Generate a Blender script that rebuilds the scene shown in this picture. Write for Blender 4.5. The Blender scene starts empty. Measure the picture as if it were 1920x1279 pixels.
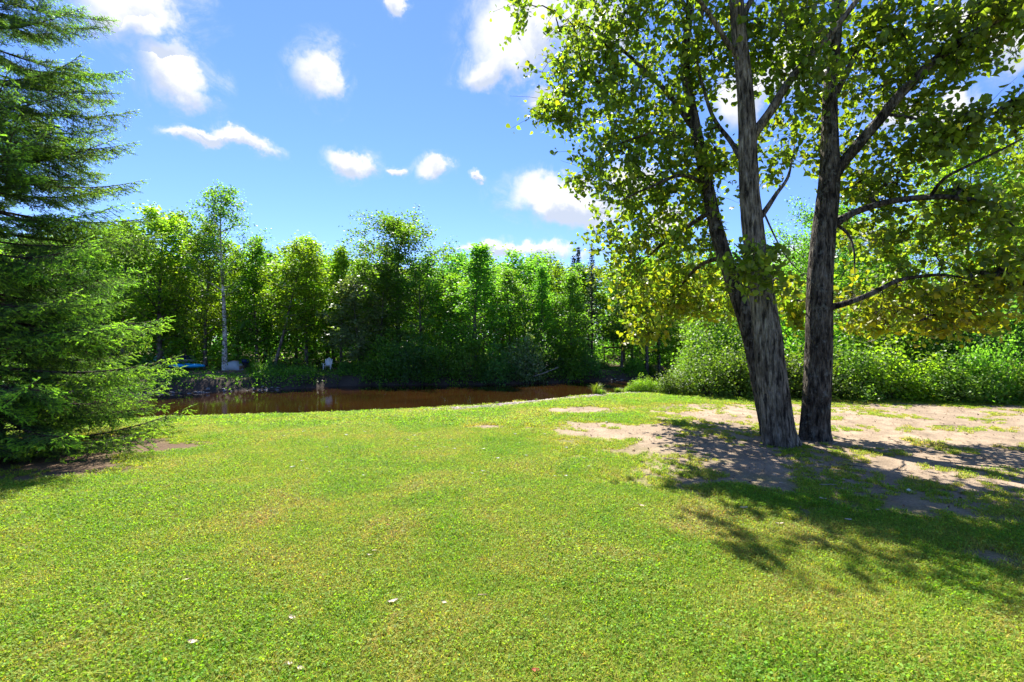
import bpy, math, random
import numpy as np
from mathutils import Vector, Matrix, Euler, noise as mnoise

sc = bpy.context.scene
col = sc.collection
R = math.radians
FPX = 906.0          # focal length in photograph pixels (17 mm on 36 mm)
EYE = 1.6            # camera height above the lawn

# ------------------------------------------------------------------ camera
cam_d = bpy.data.cameras.new('camera'); cam = bpy.data.objects.new('camera', cam_d); col.objects.link(cam)
cam.location = (0, 0, EYE); cam.rotation_euler = (R(90), 0, 0)
cam_d.sensor_width = 36; cam_d.lens = 17; cam_d.clip_start = 0.05; cam_d.clip_end = 3000
sc.camera = cam

# ------------------------------------------------------------------ light, sky, exposure
SUN_AZ, SUN_EL = R(17), R(54)      # sun stands behind the trees, to the left of the view axis
sun_dir = Vector((-math.sin(SUN_AZ)*math.cos(SUN_EL), math.cos(SUN_AZ)*math.cos(SUN_EL), math.sin(SUN_EL)))
sd = bpy.data.lights.new('sun', 'SUN'); so = bpy.data.objects.new('sun', sd); col.objects.link(so)
sd.energy = 4.5; sd.angle = R(0.5); sd.color = (1.0, 0.95, 0.86)
so.rotation_euler = sun_dir.to_track_quat('Z', 'Y').to_euler(); so.location = (-20, 40, 60)

world = bpy.data.worlds.new('World'); sc.world = world; world.use_nodes = True
nt = world.node_tree; nt.nodes.clear()
def N(tree, typ, **kw):
    n = tree.nodes.new(typ)
    for k, v in kw.items(): setattr(n, k, v)
    return n
def L(tree, a, b): tree.links.new(a, b)
def setin(n, **kw):
    for k, v in kw.items(): n.inputs[k.replace('_', ' ')].default_value = v
    return n
wo = N(nt, 'ShaderNodeOutputWorld'); bg = N(nt, 'ShaderNodeBackground'); L(nt, bg.outputs[0], wo.inputs[0])
bg.inputs[1].default_value = 0.057
sky = N(nt, 'ShaderNodeTexSky', sky_type='NISHITA', sun_disc=False, sun_elevation=SUN_EL, sun_rotation=-SUN_AZ,
        air_density=1.0, dust_density=0.05, ozone_density=2.5, altitude=100)
tc = N(nt, 'ShaderNodeTexCoord')
def pdir(px, py):
    return Vector(((px-960)/FPX, 1.0, -(py-640)/FPX)).normalized()
# scattered fair-weather clouds: (direction as a photograph pixel, half width, half height, tilt, strength)
CL = [(245,12,108,48,8),(335,135,80,50,-22),(600,140,55,58,-25),(370,258,50,16,0),(455,268,65,18,-4),(655,306,52,27,4),(815,314,42,24,8),(742,318,24,12,0),
      (975,60,110,85,30),(915,140,62,34,20),(1018,190,42,32,0),(1035,365,105,48,-4),(1090,395,120,40,-3),(1190,340,70,44,0),(990,470,135,21,-1),(905,466,60,12,0),
      (740,8,20,22,0),(1110,60,80,70,0),(1400,180,60,60,0),(1500,500,90,44,0),(1250,420,60,40,0),(1480,120,60,60,0),(1680,205,50,26,0),(1775,205,65,26,0),
      (1805,30,55,24,0),(1905,85,50,40,0),(205,480,90,24,5),(1600,430,40,26,0),(900,332,18,8,0),(1640,520,90,24,0)]
rr = random.Random(5)
for k in range(20):       # the same sky goes on out of the frame
    az = rr.uniform(55, 305); el = rr.uniform(8, 60)
    CL.append((az, el, rr.uniform(50, 130), rr.uniform(22, 55), rr.uniform(-15, 15), 'dir'))
warp = N(nt, 'ShaderNodeTexNoise'); setin(warp, Scale=13.0, Detail=8.0, Roughness=0.6)
L(nt, tc.outputs['Generated'], warp.inputs['Vector'])
ws = N(nt, 'ShaderNodeVectorMath', operation='SUBTRACT'); L(nt, warp.outputs['Color'], ws.inputs[0]); ws.inputs[1].default_value = (0.5, 0.5, 0.5)
wm = N(nt, 'ShaderNodeVectorMath', operation='SCALE'); L(nt, ws.outputs[0], wm.inputs[0]); wm.inputs['Scale'].default_value = 0.085
wa = N(nt, 'ShaderNodeVectorMath', operation='ADD'); L(nt, tc.outputs['Generated'], wa.inputs[0]); L(nt, wm.outputs[0], wa.inputs[1])
acc = None; accb = None
for c in CL:
    if len(c) == 6:
        a, e = R(c[0]), R(c[1]); d = Vector((math.sin(a)*math.cos(e), math.cos(a)*math.cos(e), math.sin(e)))
    else:
        d = pdir(c[0], c[1])
    r_ = d.cross(Vector((0, 0, 1))).normalized(); u_ = r_.cross(d).normalized()
    t = R(c[4]); r2 = r_*math.cos(t)+u_*math.sin(t); u2 = -r_*math.sin(t)+u_*math.cos(t)
    rot = Matrix((r2, u2, -d)).transposed().to_euler()
    m = N(nt, 'ShaderNodeMapping', vector_type='TEXTURE')
    shrink = 1.0/math.sqrt(1+((c[0]-960)/FPX)**2) if len(c) == 5 else 1.0
    m.inputs['Location'].default_value = d; m.inputs['Rotation'].default_value = rot
    m.inputs['Scale'].default_value = (c[2]/FPX*shrink*0.92, c[3]/FPX*0.92, 0.25)
    L(nt, wa.outputs[0], m.inputs['Vector'])
    ln = N(nt, 'ShaderNodeVectorMath', operation='LENGTH'); L(nt, m.outputs[0], ln.inputs[0])
    # underside: how far below the cloud's own middle
    sp = N(nt, 'ShaderNodeSeparateXYZ'); L(nt, m.outputs[0], sp.inputs[0])
    lt = N(nt, 'ShaderNodeMath', operation='LESS_THAN'); L(nt, ln.outputs['Value'], lt.inputs[0]); lt.inputs[1].default_value = 1.25
    un = N(nt, 'ShaderNodeMath', operation='MULTIPLY'); L(nt, sp.outputs['Y'], un.inputs[0]); L(nt, lt.outputs[0], un.inputs[1])
    if acc is None: acc, accb = ln.outputs['Value'], un.outputs[0]
    else:
        mn = N(nt, 'ShaderNodeMath', operation='SMOOTH_MIN'); mn.inputs[2].default_value = 0.15
        L(nt, acc, mn.inputs[0]); L(nt, ln.outputs['Value'], mn.inputs[1]); acc = mn.outputs[0]
        ad = N(nt, 'ShaderNodeMath', operation='ADD'); L(nt, accb, ad.inputs[0]); L(nt, un.outputs[0], ad.inputs[1]); accb = ad.outputs[0]
fine = N(nt, 'ShaderNodeTexNoise'); setin(fine, Scale=26.0, Detail=8.0, Roughness=0.6); L(nt, tc.outputs['Generated'], fine.inputs['Vector'])
fm = N(nt, 'ShaderNodeMath', operation='MULTIPLY_ADD'); L(nt, fine.outputs['Fac'], fm.inputs[0]); fm.inputs[1].default_value = 0.95; L(nt, acc, fm.inputs[2])
cr = N(nt, 'ShaderNodeMapRange', interpolation_type='SMOOTHSTEP'); L(nt, fm.outputs[0], cr.inputs['Value'])
setin(cr, From_Min=1.47, From_Max=0.98, To_Min=0.0, To_Max=0.97)
sh2 = N(nt, 'ShaderNodeMath', operation='MULTIPLY_ADD'); L(nt, fine.outputs['Fac'], sh2.inputs[0]); sh2.inputs[1].default_value = 1.5; L(nt, accb, sh2.inputs[2])
shade = N(nt, 'ShaderNodeMapRange', interpolation_type='SMOOTHSTEP'); L(nt, sh2.outputs[0], shade.inputs['Value'])
setin(shade, From_Min=0.05, From_Max=0.85, To_Min=0.0, To_Max=1.0)
cc = N(nt, 'ShaderNodeMix', data_type='RGBA'); L(nt, shade.outputs[0], cc.inputs['Factor'])
cc.inputs['A'].default_value = (3.5, 3.9, 4.7, 1); cc.inputs['B'].default_value = (5.6, 5.6, 5.7, 1)
tint = N(nt, 'ShaderNodeMix', data_type='RGBA', blend_type='MULTIPLY'); tint.inputs['Factor'].default_value = 1
hsv = N(nt, 'ShaderNodeHueSaturation'); setin(hsv, Saturation=1.04); L(nt, sky.outputs[0], hsv.inputs['Color'])
L(nt, hsv.outputs[0], tint.inputs['A']); tint.inputs['B'].default_value = (0.69, 0.82, 1.20, 1)
mx = N(nt, 'ShaderNodeMix', data_type='RGBA'); wi = N(nt, 'ShaderNodeMapRange', interpolation_type='SMOOTHSTEP'); L(nt, fm.outputs[0], wi.inputs['Value']); setin(wi, From_Min=1.85, From_Max=1.2, To_Min=0.0, To_Max=0.45)
wp = N(nt, 'ShaderNodeTexNoise'); setin(wp, Scale=11.0, Detail=9.0, Roughness=0.7, Distortion=1.2); L(nt, tc.outputs['Generated'], wp.inputs['Vector'])
wq = N(nt, 'ShaderNodeMapRange', interpolation_type='SMOOTHSTEP'); L(nt, wp.outputs['Fac'], wq.inputs['Value']); setin(wq, From_Min=0.42, From_Max=0.68)
wv = N(nt, 'ShaderNodeMath', operation='MULTIPLY'); L(nt, wi.outputs[0], wv.inputs[0]); L(nt, wq.outputs[0], wv.inputs[1])
wx = N(nt, 'ShaderNodeMath', operation='MAXIMUM'); L(nt, wv.outputs[0], wx.inputs[0]); L(nt, cr.outputs[0], wx.inputs[1])
L(nt, wx.outputs[0], mx.inputs['Factor']); L(nt, tint.outputs['Result'], mx.inputs['A']); L(nt, cc.outputs['Result'], mx.inputs['B'])
L(nt, mx.outputs['Result'], bg.inputs[0])

vs = sc.view_settings
vs.view_transform = 'Standard'; vs.look = 'None'; vs.exposure = 1.8; vs.gamma = 1.0; vs.use_curve_mapping = False
cy = sc.cycles
cy.max_bounces = 10; cy.diffuse_bounces = 9; cy.glossy_bounces = 3; cy.transmission_bounces = 5; cy.transparent_max_bounces = 6
cy.caustics_reflective = False; cy.caustics_refractive = False

# ------------------------------------------------------------------ helpers
def P(px, py, d):
    return np.array([(px-960)/FPX*d, d, EYE-(py-640)/FPX*d])
def hash2(ix, iy, s):
    h = (ix.astype(np.int64)*374761393 + iy.astype(np.int64)*668265263 + s*974634777) & 0xFFFFFFFF
    h = ((h ^ (h >> 13))*1274126177) & 0xFFFFFFFF
    return ((h ^ (h >> 16)) & 0xFFFFFF)/float(0xFFFFFF)
def vnoise(x, y, s=0):
    x = np.asarray(x, float); y = np.asarray(y, float)
    ix, iy = np.floor(x), np.floor(y); fx, fy = x-ix, y-iy
    fx = fx*fx*(3-2*fx); fy = fy*fy*(3-2*fy)
    a = hash2(ix, iy, s); b = hash2(ix+1, iy, s); c = hash2(ix, iy+1, s); d = hash2(ix+1, iy+1, s)
    return (a*(1-fx)+b*fx)*(1-fy)+(c*(1-fx)+d*fx)*fy
def fbm(x, y, s=0, o=4):
    v = 0; a = 0.5
    for k in range(o):
        v = v + a*vnoise(np.asarray(x)*2**k, np.asarray(y)*2**k, s+k*17); a *= 0.5
    return v/(1-0.5**o)
def sstep(a, b, x):
    t = np.clip((np.asarray(x, float)-a)/(b-a), 0, 1); return t*t*(3-2*t)

def make_mesh(name, V, F, colr=None, smooth=False, mats=()):
    """V (n,3); F list of int arrays, each (m,k)"""
    me = bpy.data.meshes.new(name)
    V = np.asarray(V, np.float32); me.vertices.add(len(V)); me.vertices.foreach_set('co', V.ravel())
    if not isinstance(F, list): F = [F]
    F = [np.asarray(f, np.int32) for f in F if len(f)]
    nl = sum(f.size for f in F); nf = sum(len(f) for f in F)
    me.loops.add(nl); me.loops.foreach_set('vertex_index', np.concatenate([f.ravel() for f in F]))
    tot = np.concatenate([np.full(len(f), f.shape[1], np.int32) for f in F])
    st = np.concatenate([[0], np.cumsum(tot)[:-1]]).astype(np.int32)
    me.polygons.add(nf); me.polygons.foreach_set('loop_start', st)
    try: me.polygons.foreach_set('loop_total', tot)
    except Exception: pass
    if smooth: me.polygons.foreach_set('use_smooth', np.ones(nf, bool))
    if colr is not None:
        at = me.color_attributes.new('col', 'FLOAT_COLOR', 'POINT')
        c4 = np.ones((len(V), 4), np.float32); c4[:, :3] = colr; at.data.foreach_set('color', c4.ravel())
    for m in mats: me.materials.append(m)
    me.update(calc_edges=True); me.validate()
    return me
def link(name, me, parent=None, loc=(0, 0, 0)):
    o = bpy.data.objects.new(name, me); col.objects.link(o); o.location = loc
    if parent is not None: o.parent = parent
    return o
def tag(o, label=None, cat=None, group=None, kind=None):
    if label: o['label'] = label
    if cat: o['category'] = cat
    if group: o['group'] = group
    if kind: o['kind'] = kind
    return o
def thing(name, label, cat, loc=(0, 0, 0), rz=0.0, group=None, scale=None):
    o = bpy.data.objects.new(name, None); col.objects.link(o); o.location = Vector([float(v) for v in loc]); o.rotation_euler = (0, 0, rz)
    o.empty_display_size = 0.2
    if scale is not None: o.scale = scale
    return tag(o, label, cat, group)

class MB:
    def __init__(s): s.V = []; s.F = {}; s.C = []; s.n = 0
    def add(s, V, F, c=None):
        V = np.asarray(V, float)
        for f in (F if isinstance(F, list) else [F]):
            f = np.asarray(f)
            if len(f): s.F.setdefault(f.shape[1], []).append(f+s.n)
        s.V.append(V); s.n += len(V)
        s.C.append(np.broadcast_to(np.asarray(c if c is not None else (1, 1, 1), float), (len(V), 3)))
    def arrays(s): return np.concatenate(s.V), [np.concatenate(v) for v in s.F.values()], np.concatenate(s.C)
    def mesh(s, name, mats, smooth=False, off=None):
        V, F, C = s.arrays()
        if off is not None: V = V-np.asarray(off)
        return make_mesh(name, V, F, C, smooth, mats)
    def box(s, c, size, rot=None, colr=None):
        x, y, z = np.asarray(size)/2
        V = np.array([[sx*x, sy*y, sz*z] for sx in (-1, 1) for sy in (-1, 1) for sz in (-1, 1)])
        if rot is not None: V = V @ np.array(Euler(rot).to_matrix()).T
        s.add(V+np.asarray(c), np.array([[0, 1, 3, 2], [4, 6, 7, 5], [0, 4, 5, 1], [2, 3, 7, 6], [0, 2, 6, 4], [1, 5, 7, 3]]), colr)
        return s

def catmull(pts, rad, step):
    pts = np.asarray(pts, float); rad = np.asarray(rad, float)
    p = np.vstack([2*pts[0]-pts[1], pts, 2*pts[-1]-pts[-2]]); out = []; ro = []
    for i in range(len(pts)-1):
        n = max(1, int(np.linalg.norm(pts[i+1]-pts[i])/step))
        t = np.arange(n)[:, None]/n; a, b, c, d = p[i], p[i+1], p[i+2], p[i+3]
        out.append(0.5*((2*b)+(-a+c)*t+(2*a-5*b+4*c-d)*t**2+(-a+3*b-3*c+d)*t**3))
        ro.append(rad[i]*(1-t[:, 0])+rad[i+1]*t[:, 0])
    out.append(pts[-1:]); ro.append(rad[-1:])
    return np.vstack(out), np.concatenate(ro)
def tube(pts, rad, n=6, rfun=None):
    pts = np.asarray(pts, float); rad = np.asarray(rad, float); m = len(pts)
    tg = np.gradient(pts, axis=0); tg /= np.linalg.norm(tg, axis=1)[:, None]+1e-9
    u = np.cross(tg[0], [0.31, 0.95, 0.05]); u /= np.linalg.norm(u)+1e-9
    U = []
    for t in tg:
        u = u-t*np.dot(u, t); u /= np.linalg.norm(u)+1e-9; U.append(u)
    U = np.array(U); W = np.cross(tg, U)
    a = np.arange(n)*2*math.pi/n
    rr_ = np.repeat(rad[:, None], n, 1)
    if rfun is not None: rr_ = rfun(pts, a, rr_)
    V = pts[:, None]+rr_[:, :, None]*(np.cos(a)[None, :, None]*U[:, None]+np.sin(a)[None, :, None]*W[:, None])
    V = V.reshape(-1, 3)
    i = np.arange(m-1)[:, None]*n; j = np.arange(n)[None]; k = (j+1) % n
    F = np.stack([i+j, i+k, i+n+k, i+n+j], -1).reshape(-1, 4)
    V = np.vstack([V, pts[-1:]+tg[-1:]*rad[-1]*0.5]); tip = len(V)-1
    T = np.stack([(m-1)*n+j[0], (m-1)*n+k[0], np.full(n, tip)], -1)
    return V, [F, T]

DIAMOND = (np.array([[0, 0, 0], [.5, .42, .10], [1, 0, -.06], [.5, -.42, .10]]), np.array([[0, 1, 2], [0, 2, 3]]))
OVATE = (np.array([[0, 0, 0], [.16, .34, .07], [.5, .40, .09], [1.06, 0, -.14], [.5, -.40, .09], [.16, -.34, .07]]), np.array([[0, 3, 2, 1], [0, 5, 4, 3]]))
def unit(v): return v/(np.linalg.norm(v, axis=-1, keepdims=True)+1e-9)
def leaves(pts, rng, size, tmpl=DIAMOND, up=0.7, droop=0.25, svar=0.35):
    n = len(pts)
    nrm = unit(rng.normal(size=(n, 3))*0.75+np.array([0, 0, up]))
    a = rng.normal(size=(n, 3)); a[:, 2] -= droop*2; a = unit(a-nrm*np.sum(a*nrm, 1)[:, None]); b = np.cross(nrm, a)
    s = size*(1+svar*rng.uniform(-1, 1, n))
    T, TF = tmpl
    V = pts[:, None]+s[:, None, None]*((T[None, :, 0:1]-0.5)*a[:, None]+T[None, :, 1:2]*b[:, None]+T[None, :, 2:3]*nrm[:, None])
    F = (np.arange(n)*len(T))[:, None, None]+TF[None]
    return V.reshape(-1, 3), F.reshape(-1, TF.shape[1]), (pts, a, b, nrm, s)

# ------------------------------------------------------------------ materials
def new_mat(name):
    m = bpy.data.materials.new(name); m.use_nodes = True; t = m.node_tree; t.nodes.clear()
    o = N(t, 'ShaderNodeOutputMaterial'); return m, t, o
def ramp(t, fac, stops):
    r = N(t, 'ShaderNodeValToRGB'); e = r.color_ramp.elements
    while len(e) < len(stops): e.new(0.5)
    for k, (p, c) in enumerate(stops): e[k].position = p; e[k].color = (*c, 1)
    if fac is not None: L(t, fac, r.inputs[0])
    return r
def leaf_mat(name, base, trans=None, tw=0.45, rough=0.45, spec=0.35, hue=0.014, val=0.25):
    """base tint x the mesh's own per-leaf colour, some variation from one plant to the next; light passes through the blade"""
    m, t, o = new_mat(name)
    at = N(t, 'ShaderNodeAttribute', attribute_name='col'); oi = N(t, 'ShaderNodeObjectInfo')
    mul = N(t, 'ShaderNodeMix', data_type='RGBA', blend_type='MULTIPLY'); mul.inputs['Factor'].default_value = 1
    L(t, at.outputs['Color'], mul.inputs['A']); mul.inputs['B'].default_value = (*base, 1)
    hs = N(t, 'ShaderNodeHueSaturation'); L(t, mul.outputs['Result'], hs.inputs['Color'])
    mr = N(t, 'ShaderNodeMapRange'); L(t, oi.outputs['Random'], mr.inputs['Value']); setin(mr, To_Min=0.5-hue, To_Max=0.5+hue); L(t, mr.outputs[0], hs.inputs['Hue'])
    mv = N(t, 'ShaderNodeMapRange'); L(t, oi.outputs['Random'], mv.inputs['Value']); setin(mv, To_Min=1-val, To_Max=1+val); L(t, mv.outputs[0], hs.inputs['Value'])
    pb = N(t, 'ShaderNodeBsdfPrincipled'); setin(pb, Roughness=rough); pb.inputs['Specular IOR Level'].default_value = spec
    L(t, hs.outputs[0], pb.inputs['Base Color'])
    tr = N(t, 'ShaderNodeBsdfTranslucent')
    tm = N(t, 'ShaderNodeMix', data_type='RGBA', blend_type='MULTIPLY'); tm.inputs['Factor'].default_value = 1
    L(t, hs.outputs[0], tm.inputs['A']); tm.inputs['B'].default_value = (*(trans or (1.9, 2.1, 0.55)), 1)
    L(t, tm.outputs['Result'], tr.inputs['Color'])
    ms = N(t, 'ShaderNodeMixShader'); ms.inputs[0].default_value = tw; L(t, pb.outputs[0], ms.inputs[1]); L(t, tr.outputs[0], ms.inputs[2])
    L(t, ms.outputs[0], o.inputs[0]); return m
def bark_mat(name, dark, mid, light, zscale=0.25, scale=14, bump=0.6, lichen=0.0):
    m, t, o = new_mat(name)
    co = N(t, 'ShaderNodeTexCoord'); mp = N(t, 'ShaderNodeMapping'); L(t, co.outputs['Object'], mp.inputs[0]); mp.inputs['Scale'].default_value = (1, 1, zscale)
    n1 = N(t, 'ShaderNodeTexNoise'); setin(n1, Scale=float(scale), Detail=8.0, Roughness=0.65, Distortion=0.5); L(t, mp.outputs[0], n1.inputs['Vector'])
    vo = N(t, 'ShaderNodeTexVoronoi', feature='DISTANCE_TO_EDGE'); setin(vo, Scale=scale*1.6); L(t, mp.outputs[0], vo.inputs['Vector'])
    r1 = ramp(t, n1.outputs['Fac'], [(0.40, dark), (0.50, mid), (0.63, light)])
    n2 = N(t, 'ShaderNodeTexNoise'); setin(n2, Scale=3.4, Detail=6.0, Roughness=0.72); mp2 = N(t, 'ShaderNodeMapping'); mp2.inputs['Scale'].default_value = (1, 1, .55); L(t, co.outputs['Object'], mp2.inputs[0]); L(t, mp2.outputs[0], n2.inputs['Vector'])
    r2 = ramp(t, n2.outputs['Fac'], [(0.42, (0.38, 0.36, 0.35)), (0.56, (1.1, 1.1, 1.1))])
    mm = N(t, 'ShaderNodeMix', data_type='RGBA', blend_type='MULTIPLY'); mm.inputs['Factor'].default_value = 0.85
    L(t, r1.outputs[0], mm.inputs['A']); L(t, r2.outputs[0], mm.inputs['B'])
    n3 = N(t, 'ShaderNodeTexNoise'); setin(n3, Scale=9.0, Detail=6.0, Roughness=0.7); L(t, co.outputs['Object'], n3.inputs['Vector'])
    r3 = ramp(t, n3.outputs['Fac'], [(0.56, (0, 0, 0)), (0.64, (1, 1, 1))])
    lm = N(t, 'ShaderNodeMath', operation='MULTIPLY'); L(t, r3.outputs[0], lm.inputs[0]); lm.inputs[1].default_value = lichen
    ml = N(t, 'ShaderNodeMix', data_type='RGBA'); L(t, lm.outputs[0], ml.inputs['Factor']); L(t, mm.outputs['Result'], ml.inputs['A']); ml.inputs['B'].default_value = (0.20, 0.21, 0.19, 1)
    pb = N(t, 'ShaderNodeBsdfPrincipled'); setin(pb, Roughness=0.92); pb.inputs['Specular IOR Level'].default_value = 0.15
    L(t, ml.outputs['Result'], pb.inputs['Base Color'])
    hs = N(t, 'ShaderNodeMath', operation='MULTIPLY_ADD'); L(t, vo.outputs['Distance'], hs.inputs[0]); hs.inputs[1].default_value = 1.2; L(t, n1.outputs['Fac'], hs.inputs[2])
    bp = N(t, 'ShaderNodeBump'); setin(bp, Strength=bump, Distance=0.05); L(t, hs.outputs[0], bp.inputs['Height']); L(t, bp.outputs[0], pb.inputs['Normal'])
    L(t, pb.outputs[0], o.inputs[0]); return m
def plain_mat(name, c, rough=0.6, var=0.25, scale=12.0, spec=0.3, usecol=False, bump=0.0):
    m, t, o = new_mat(name)
    co = N(t, 'ShaderNodeTexCoord'); n1 = N(t, 'ShaderNodeTexNoise'); setin(n1, Scale=scale, Detail=6.0, Roughness=0.65); L(t, co.outputs['Object'], n1.inputs['Vector'])
    r1 = ramp(t, n1.outputs['Fac'], [(0.3, tuple(v*(1-var) for v in c)), (0.7, tuple(min(1, v*(1+var)) for v in c))])
    pb = N(t, 'ShaderNodeBsdfPrincipled'); setin(pb, Roughness=rough); pb.inputs['Specular IOR Level'].default_value = spec
    src = r1.outputs[0]
    if usecol:
        at = N(t, 'ShaderNodeAttribute', attribute_name='col'); mm = N(t, 'ShaderNodeMix', data_type='RGBA', blend_type='MULTIPLY'); mm.inputs['Factor'].default_value = 1
        L(t, src, mm.inputs['A']); L(t, at.outputs['Color'], mm.inputs['B']); src = mm.outputs['Result']
    L(t, src, pb.inputs['Base Color'])
    if bump:
        bp = N(t, 'ShaderNodeBump'); setin(bp, Strength=bump, Distance=0.02); L(t, n1.outputs['Fac'], bp.inputs['Height']); L(t, bp.outputs[0], pb.inputs['Normal'])
    L(t, pb.outputs[0], o.inputs[0]); return m

M = {}
M['poplar_leaf'] = leaf_mat('poplar_leaf', (0.128, 0.188, 0.032), trans=(2.1, 2.2, 0.55), tw=0.58, hue=0.012, val=0.12, spec=0.4, rough=0.4)
M['leaf_yellow'] = leaf_mat('leaf_yellow_green', (0.165, 0.250, 0.028), tw=0.6)
M['leaf_mid'] = leaf_mat('leaf_mid_green', (0.112, 0.215, 0.038), tw=0.62)
M['leaf_dark'] = leaf_mat('leaf_dark_green', (0.085, 0.190, 0.058), tw=0.6)
M['leaf_pale'] = leaf_mat('leaf_pale_green', (0.14, 0.19, 0.08), tw=0.4, spec=0.5)
M['leaf_hedge'] = leaf_mat('leaf_hedge', (0.11, 0.175, 0.032), tw=0.45, spec=0.4)
M['needle'] = leaf_mat('spruce_needle', (0.098, 0.178, 0.062), trans=(2.0, 2.2, 0.7), tw=0.45, rough=0.5, spec=0.35, hue=0.01, val=0.15)
M['needle_far'] = leaf_mat('far_spruce_needle', (0.022, 0.050, 0.026), tw=0.2, hue=0.01, val=0.15)
M['bark_grey'] = bark_mat('poplar_bark_grey', (0.030, 0.026, 0.022), (0.165, 0.142, 0.113), (0.33, 0.295, 0.245), zscale=0.14, scale=24, bump=1.0, lichen=0.3)
M['bark_dark'] = bark_mat('poplar_bark_dark', (0.018, 0.016, 0.014), (0.092, 0.078, 0.062), (0.19, 0.165, 0.135), zscale=0.22, scale=20, bump=1.0, lichen=0.5)
M['bark_far'] = bark_mat('far_bark', (0.06, 0.05, 0.04), (0.14, 0.12, 0.10), (0.24, 0.22, 0.19), scale=8, bump=0.3)
M['bark_birch'] = bark_mat('birch_bark', (0.10, 0.09, 0.08), (0.62, 0.60, 0.56), (0.78, 0.76, 0.72), zscale=1.6, scale=5, bump=0.15)
M['bark_spruce'] = bark_mat('spruce_bark', (0.03, 0.022, 0.018), (0.085, 0.065, 0.05), (0.15, 0.12, 0.10))
M['dead_wood'] = plain_mat('dead_wood', (0.32, 0.28, 0.24), 0.9, 0.35, 9)

# ------------------------------------------------------------------ ground
NX = [-200, -40, -15, -7, -3.15, -0.8, 1.9, 4.1, 6.5, 9, 13, 20, 40, 200]; NY = [-60, 2, 7, 10.2, 11.0, 12.1, 14.2, 15.6, 18.0, 22, 31, 45, 70, 240]
FX = [-200, -80, -40, -23, -11.4, -2.6, 6.7, 12, 20, 40, 200]; FY = [20, 27, 29.5, 33, 39.3, 39.5, 43, 45, 57, 85, 265]
WATER = -2.0
def near_edge(x): return np.interp(x, NX, NY)+0.22*(fbm(np.asarray(x)*0.7, np.asarray(x)*0, 3)-0.5)
def far_edge(x): return np.interp(x, FX, FY)+1.6*(fbm(np.asarray(x)*0.35, np.asarray(x)*0, 9)-0.5)
def ground_z(x, y):
    x = np.asarray(x, float); y = np.asarray(y, float)
    t = y-near_edge(x); s = y-far_edge(x)
    lawn = 0.05*(fbm(x*0.35, y*0.35, 21)-0.5)+0.012*(fbm(x*2.2, y*2.2, 22)-0.5)-0.03*sstep(-0.4, 0.1, t)
    near = lawn-2.65*sstep(0.05, 3.2, t)-0.10*sstep(0, 0.25, t)
    far = -2.7+0.75*sstep(-1.4, 0.2, s)+0.85*sstep(0.1, 1.9, s)+0.02*np.clip(s-2, 0, 60)+0.35*(fbm(x*0.4, y*0.4, 31)-0.5)*sstep(-0.6, 1.5, s)
    return np.maximum(near, far)
def gz(x, y): return float(ground_z(np.array([x]), np.array([y]))[0])
def dirt_mask(x, y):
    n = fbm(x*0.9, y*0.9, 41, 5); n2 = fbm(x*3.1, y*3.1, 47, 4)
    def ell(cx, cy, rx, ry): return 1-np.sqrt(((x-cx)/rx)**2+((y-cy)/ry)**2)
    e = np.maximum.reduce([ell(7.2, 7.7, 5.5, 4.7), ell(4.6, 11.3, 2.0, 1.35), ell(9.5, 10.0, 4.5, 2.5), 0.8*ell(1.95, 11.2, 1.3, 0.55), 0.8*ell(-0.45, 9.05, 0.32, 0.2), 0.6*ell(2.3, 8.6, 1.4, 0.9)])
    return sstep(-0.18, 0.36, e*1.25+(n-0.5)*0.85+(n2-0.5)*0.8+0.06)
def duff_mask(x, y):
    return sstep(0.0, 0.35, 1-np.sqrt(((x+7.2)/2.75)**2+((y-6.3)/2.6)**2)+(fbm(x*1.5, y*1.5, 55)-0.5)*0.7)
def axis(lo, hi, step, far_lo, far_hi, g=1.12):
    a = list(np.arange(lo, hi+1e-6, step)); s = step; v = hi
    while v < far_hi: s *= g; v += s; a.append(v)
    s = step; v = lo
    while v > far_lo: s *= g; v -= s; a.insert(0, v)
    return np.array(a)
gx = axis(-11, 13, 0.13, -900, 900, 1.06); gy = axis(-1, 17, 0.13, -60, 1500, 1.035)
X, Y = np.meshgrid(gx, gy); Z = ground_z(X, Y)
nx, ny = len(gx), len(gy)
ii = (np.arange(ny-1)[:, None]*nx+np.arange(nx-1)[None]).ravel()
GF = np.stack([ii, ii+1, ii+nx+1, ii+nx], -1)
xf, yf = X.ravel(), Y.ravel()
t_ = yf-near_edge(xf); s_ = yf-far_edge(xf)
pn = fbm(xf*0.55, yf*0.55, 61)[:, None]; pn2 = fbm(xf*2.3, yf*2.3, 63)[:, None]
lawnc = np.array([0.15, 0.16, 0.04])*(0.75+0.5*pn2)+np.array([0.05, 0.025, 0.006])*sstep(0.45, 0.7, pn)
sand = np.array([0.265, 0.203, 0.143])*(0.55+0.9*fbm(xf*5, yf*5, 67)[:, None])*(.75+.5*pn)
duff = np.array([0.14, 0.095, 0.06])*(0.6+0.8*pn2)
C = lawnc
dm = dirt_mask(xf, yf)[:, None]; C = C*(1-dm)+sand*dm
du = duff_mask(xf, yf)[:, None]; C = C*(1-du)+duff*du
grav = (sstep(-1.15, -0.55, t_+0.5*(pn2[:, 0]-0.5))*sstep(-2.6, -1.4, xf))[:, None]; C = C*(1-grav)+np.array([0.34, 0.29, 0.25])*(0.7+0.6*pn2)*grav
bk = (sstep(0.0, 0.4, t_))[:, None]; C = C*(1-bk)+np.array([0.11, 0.075, 0.05])*bk
soil = np.array([0.055, 0.043, 0.034])*(0.6+0.8*pn2); fg = np.array([0.085, 0.095, 0.035])*(0.6+0.8*pn2)
litter = np.array([0.19, 0.14, 0.095])*(0.6+0.8*pn2)
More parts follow.
